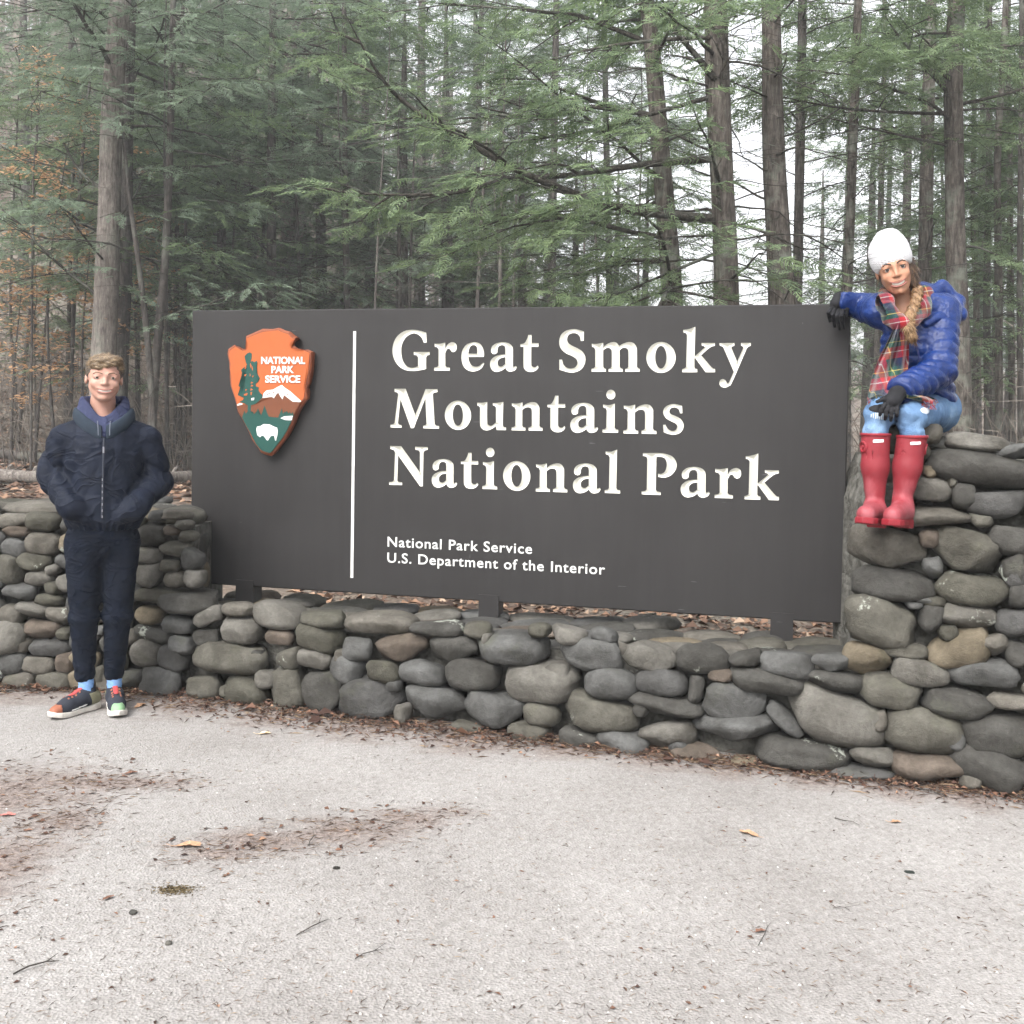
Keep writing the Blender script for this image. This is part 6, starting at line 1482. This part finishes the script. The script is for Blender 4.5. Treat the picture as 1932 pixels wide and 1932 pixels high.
# drift of needles and leaf bits along the foot of the wall
it, nd = [], []
for i in range(len(BASE)-1):
    a, b = BASE[i], BASE[i+1]; L = (b-a).length; xp = BASE_PX[i][0]
    if xp < -250: continue
    wide = .22 if 200 < xp < 900 else .13
    for k in range(int(L*1100)):
        p = a.lerp(b, r_.random()); off = abs(r_.gauss(0, wide*.6)); q = Vector((p.x, p.y+.05-off, .008+max(0, .030-off*.16)*r_.random()))
        if r_.random() < .42: it.append((q, r_.uniform(0, 6.28), r_.uniform(.012, .034), r_.uniform(.004, .009), r_.uniform(-.8, .8), r_.uniform(0, .012)))
        else: nd.append((q, r_.uniform(0, 6.28), r_.uniform(.03, .09), .0014, 0, r_.uniform(0, .008)))
    for k in range(int(L*10)):
        p = a.lerp(b, r_.random()); q = Vector((p.x, p.y+.03-abs(r_.gauss(0, .09)), .02)); it.append((q, r_.uniform(0, 6.28), r_.uniform(.05, .09), r_.uniform(.014, .026), r_.uniform(-.8, .8), r_.uniform(0, .02)))
# needle patches on the pavement
for cx, cyy, rx, ry, rot in DIRT[:9]:
    for k in range(int(1900*rx*ry)+50):
        a = r_.uniform(0, 6.28); q = r_.random()**.6; x = math.cos(a)*rx*q*1.1; y = math.sin(a)*ry*q*1.2
        X = cx+x*math.cos(rot)-y*math.sin(rot); Y = cyy+x*math.sin(rot)+y*math.cos(rot); Y = min(Y, front(X))
        nd.append(((X, Y, .008), r_.gauss(.2, .7)+(math.pi if r_.random() < .5 else 0), r_.uniform(.015, .055), .0009, 0, r_.uniform(0, .004)))
        if r_.random() < .12: it.append(((X, Y, .008), r_.uniform(0, 6.28), r_.uniform(.012, .035), r_.uniform(.004, .009), r_.uniform(-.5, .5), .004))
# loose scatter everywhere on the pavement in view
for k in range(3400):
    x = r_.uniform(-60, 2000); y = 1340+600*r_.random()**.8; p = at_z(x, y)
    if p.y > front(p.x)-.02: continue
    nd.append(((p.x, p.y, .0075), r_.uniform(0, 6.28), r_.uniform(.008, .034), r_.uniform(.0006, .0011), 0, r_.uniform(0, .003)))
    if r_.random() < .045: it.append(((p.x, p.y, .0075), r_.uniform(0, 6.28), r_.uniform(.008, .022), r_.uniform(.003, .007), r_.uniform(-.5, .5), .003))
V, F = litter_mesh(it); o = obj('leaf_litter', mesh('leaf_litter', V, F, False), LEAFM); tag(o, 'brown leaf crumbs along the foot of the wall', 'leaf litter', kind='stuff')
V, F = litter_mesh(nd); o = obj('needle_litter', mesh('needle_litter', V, F, False), NEEDM); tag(o, 'dry needles strewn over the pale pavement', 'needles', kind='stuff')
# light grit on the pavement
V, F = [], []
for k in range(700):
    x = r_.uniform(-60, 2000); y = 1330+610*r_.random()**.75; p = at_z(x, y)
    if p.y > front(p.x)-.03: continue
    s = r_.uniform(.0018, .0048); n = len(V); V += [(p.x-s, p.y-s*.7, .006), (p.x+s, p.y-s, .006), (p.x+s*.6, p.y+s, .006), (p.x-s*.7, p.y+s*.8, .006), (p.x, p.y, .006+s*.9)]; F += [(n, n+1, n+4), (n+1, n+2, n+4), (n+2, n+3, n+4), (n+3, n, n+4)]
o = obj('gravel_grit', mesh('gravel_grit', V, F, False), litter_mat('grit', [(0, (.10, .095, .09)), (.4, (.24, .23, .22)), (1, (.46, .45, .43))])); tag(o, 'small loose grit on the pavement', 'gravel', kind='stuff')
# fallen leaves of the woods behind the wall
it = []
for k in range(15000):
    u = r_.random()
    if u < .62: Y = r_.uniform(5.3, 13); x = r_.uniform(560, 2000)
    else: Y = r_.uniform(14, 30); x = r_.uniform(-120, 420)
    X = (x-PPX)/FPX*Y
    if Y < front(X)+.95: continue
    z = float(terrain(X, Y)); big = 1 if Y < 14 else 1.8
    it.append(((X, Y, z+.004+r_.uniform(0, .02)), r_.uniform(0, 6.28), r_.uniform(.05, .11)*big, r_.uniform(.016, .034)*big, r_.uniform(-.9, .9), r_.uniform(0, .03)))
V, F = litter_mesh(it); o = obj('forest_leaves', mesh('forest_leaves', V, F, False), litter_mat('forest_leaf_mix', [(0, (.05, .036, .03)), (.35, (.11, .070, .052)), (.6, (.18, .11, .078)), (.85, (.25, .155, .10)), (1, (.36, .27, .20))])); tag(o, 'brown fallen leaves carpeting the ground behind the wall', 'fallen leaves', kind='stuff')
# single leaves and twigs one can point at
def leaf(x, y, L, label, mat, seed, ang):
    rr = random.Random(seed); p = at_z(x, y); root_ = bmesh.new(); lob = []
    n = 18
    for i in range(n):
        a = 2*math.pi*i/n; r0 = L*.5*(.62+.32*math.cos(a)**2+.16*math.cos(5*a+seed)); lob.append((math.cos(a)*r0, math.sin(a)*r0*.62, .004+.5*L*.5*(math.sin(a)**2)*.5*rr.uniform(.6, 1.2)))
    vs = [root_.verts.new(v) for v in lob]; c = root_.verts.new((0, 0, .003))
    for i in range(n): root_.faces.new((c, vs[i], vs[(i+1) % n]))
    me = bpy.data.meshes.new('blade'); root_.to_mesh(me); root_.free(); 
    rt = thing('fallen_leaf', label, 'leaf', (p.x, p.y, .008), ang); rt.scale = (.75, .75, .75); obj('blade', me, mat, rt)
    MB().tube([(-L*.3, 0, .004), (-L*.62, 0, .004), (-L*.85, .006, .012)], [.0016, .0013, .001], 4).build('stalk', mat, rt)
TANL = plain('tan_leaf', (.34, .21, .13), .8, .2, .25, 60); CREAM = plain('cream_leaf', (.62, .48, .32), .8, .2, .15, 60); BRNL = plain('brown_leaf', (.16, .085, .06), .8, .2, .3, 60); PINKL = plain('pinkish_leaf', (.40, .15, .13), .8, .2, .2, 60)
for q in [(1412, 1578, .10, 'curled tan leaf alone on the pavement right of the middle', TANL, 1, 2.4), (500, 1388, .08, 'pale cream leaf on the pavement left of the middle, near the wall', CREAM, 2, .3), (357, 1601, .12, 'tan leaf lying on the long needle patch', TANL, 3, .1), (248, 1463, .07, 'brown leaf beside the dark needle patch at the left', BRNL, 4, .5), (15, 1543, .07, 'pinkish leaf at the left edge on the dark patch', PINKL, 5, .2), (797, 1372, .09, 'tan leaf propped against the foot of the wall under the divider line', TANL, 6, 1.4), (470, 1333, .09, 'reddish tan leaf in the drift at the wall foot near the first post', PINKL, 7, .2), (1434, 1763, .05, 'small brown leaf alone low on the right half of the pavement', BRNL, 8, .4), (1690, 1556, .06, 'small tan leaf on the pavement below the right wing', TANL, 9, .1), (935, 1355, .08, 'brown leaf standing in the drift below the middle post', BRNL, 10, 1.0), (265, 1335, .11, 'upright tan leaf just right of the mint toed shoe', TANL, 11, 1.3), (205, 1700, .05, 'brown leaf low on the left half of the pavement', BRNL, 12, .9)]: leaf(*q)
def twig(x0, y0, x1, y1, r0, label, seed):
    r0 *= .6
    rr = random.Random(seed); a, b = at_z(x0, y0), at_z(x1, y1); c = (a+b)/2; rt = thing('twig', label, 'twig', (c.x, c.y, .008))
    pts = [a-c, (a-c)*.3+Vector((rr.uniform(-.01, .01), rr.uniform(-.01, .01), .004)), (b-c)*.4+Vector((0, rr.uniform(-.01, .01), .006)), b-c]
    MB().tube([p+Vector((0, 0, r0)) for p in pts], [r0, r0, r0*.8, r0*.4], 5).build('stem', BARKD, rt)
    s = pts[2]; MB().tube([s+Vector((0, 0, r0)), s+(b-a).normalized()*.03+Vector((rr.uniform(-.02, .02), .02, .006))], [r0*.6, r0*.3], 4).build('side_shoot', BARKD, rt)
for q in [(25, 1845, 112, 1820, .004, 'dark forked twig at the lower left of the pavement', 1), (560, 1770, 620, 1740, .003, 'thin slanting twig low on the pavement left of the middle', 2), (670, 1815, 722, 1798, .0025, 'shorter thin twig right of the slanting twig', 3), (1575, 1548, 1622, 1562, .003, 'thin curved twig on the pavement near the foot of the right wing', 4), (1572, 1758-40, 1605, 1725, .002, 'tiny twig in the middle of the right pavement', 5), (1430, 1790, 1455, 1745, .002, 'tiny upright twig near the small brown leaf', 6), (582, 1600, 596, 1580, .003, 'bent brown twig near the needle patch', 7), (1480, 1447, 1560, 1466, .005, 'pale stick lying along the foot of the wall at the right', 8), (1700, 1485, 1790, 1508, .005, 'pale stick in the debris below the tall right wing', 9), (0, 1308, 62, 1307, .006, 'straight pale stick at the wall foot beside the left shoe', 10)]: twig(*q)
def clump(x, y, label, name, mat, s, flat, cat):
    p = at_z(x, y); rt = boulder(int(x), facet=2, sub=2); rt.materials.clear(); rt.materials.append(mat); o = obj(name, rt); o.location = (p.x, p.y, .006+s*flat*.4); o.scale = (s, s*.8, s*flat); tag(o, label, cat)
clump(251, 1728, 'small round dark pebble alone on the lower left pavement', 'pebble', STONE, .012, .8, 'pebble'); clump(318, 1786, 'smaller dark pebble below and right of the round one', 'pebble', STONE, .010, .8, 'pebble'); clump(635, 1642, 'dark elongated bark chip left of the middle of the pavement', 'bark_chip', BARKD, .012, .4, 'bark chip'); clump(1716, 1649, 'black tar spot on the right side of the pavement', 'tar_spot', plain('tar', (.02, .025, .022), .7, .3, .4, 90), .018, .06, 'tar spot')
# tuft of moss in a crack
p = at_z(330, 1683); mb = MB(); rr = random.Random(4); rt = thing('moss_tuft', 'small olive brown moss tuft on the pavement at lower left', 'moss', (p.x, p.y, .006))
Vm, Fm = litter_mesh([((rr.gauss(0, .030), rr.gauss(0, .016), 0), rr.uniform(0, 6.28), rr.uniform(.006, .016), .0018, rr.uniform(-.5, .5), rr.uniform(.0005, .004)) for _ in range(420)])
obj('moss_leaves', mesh('moss_leaves', Vm, Fm, False), litter_mat('moss_green', [(0, (.05, .038, .022)), (.5, (.11, .085, .045)), (1, (.20, .155, .09))]), rt)
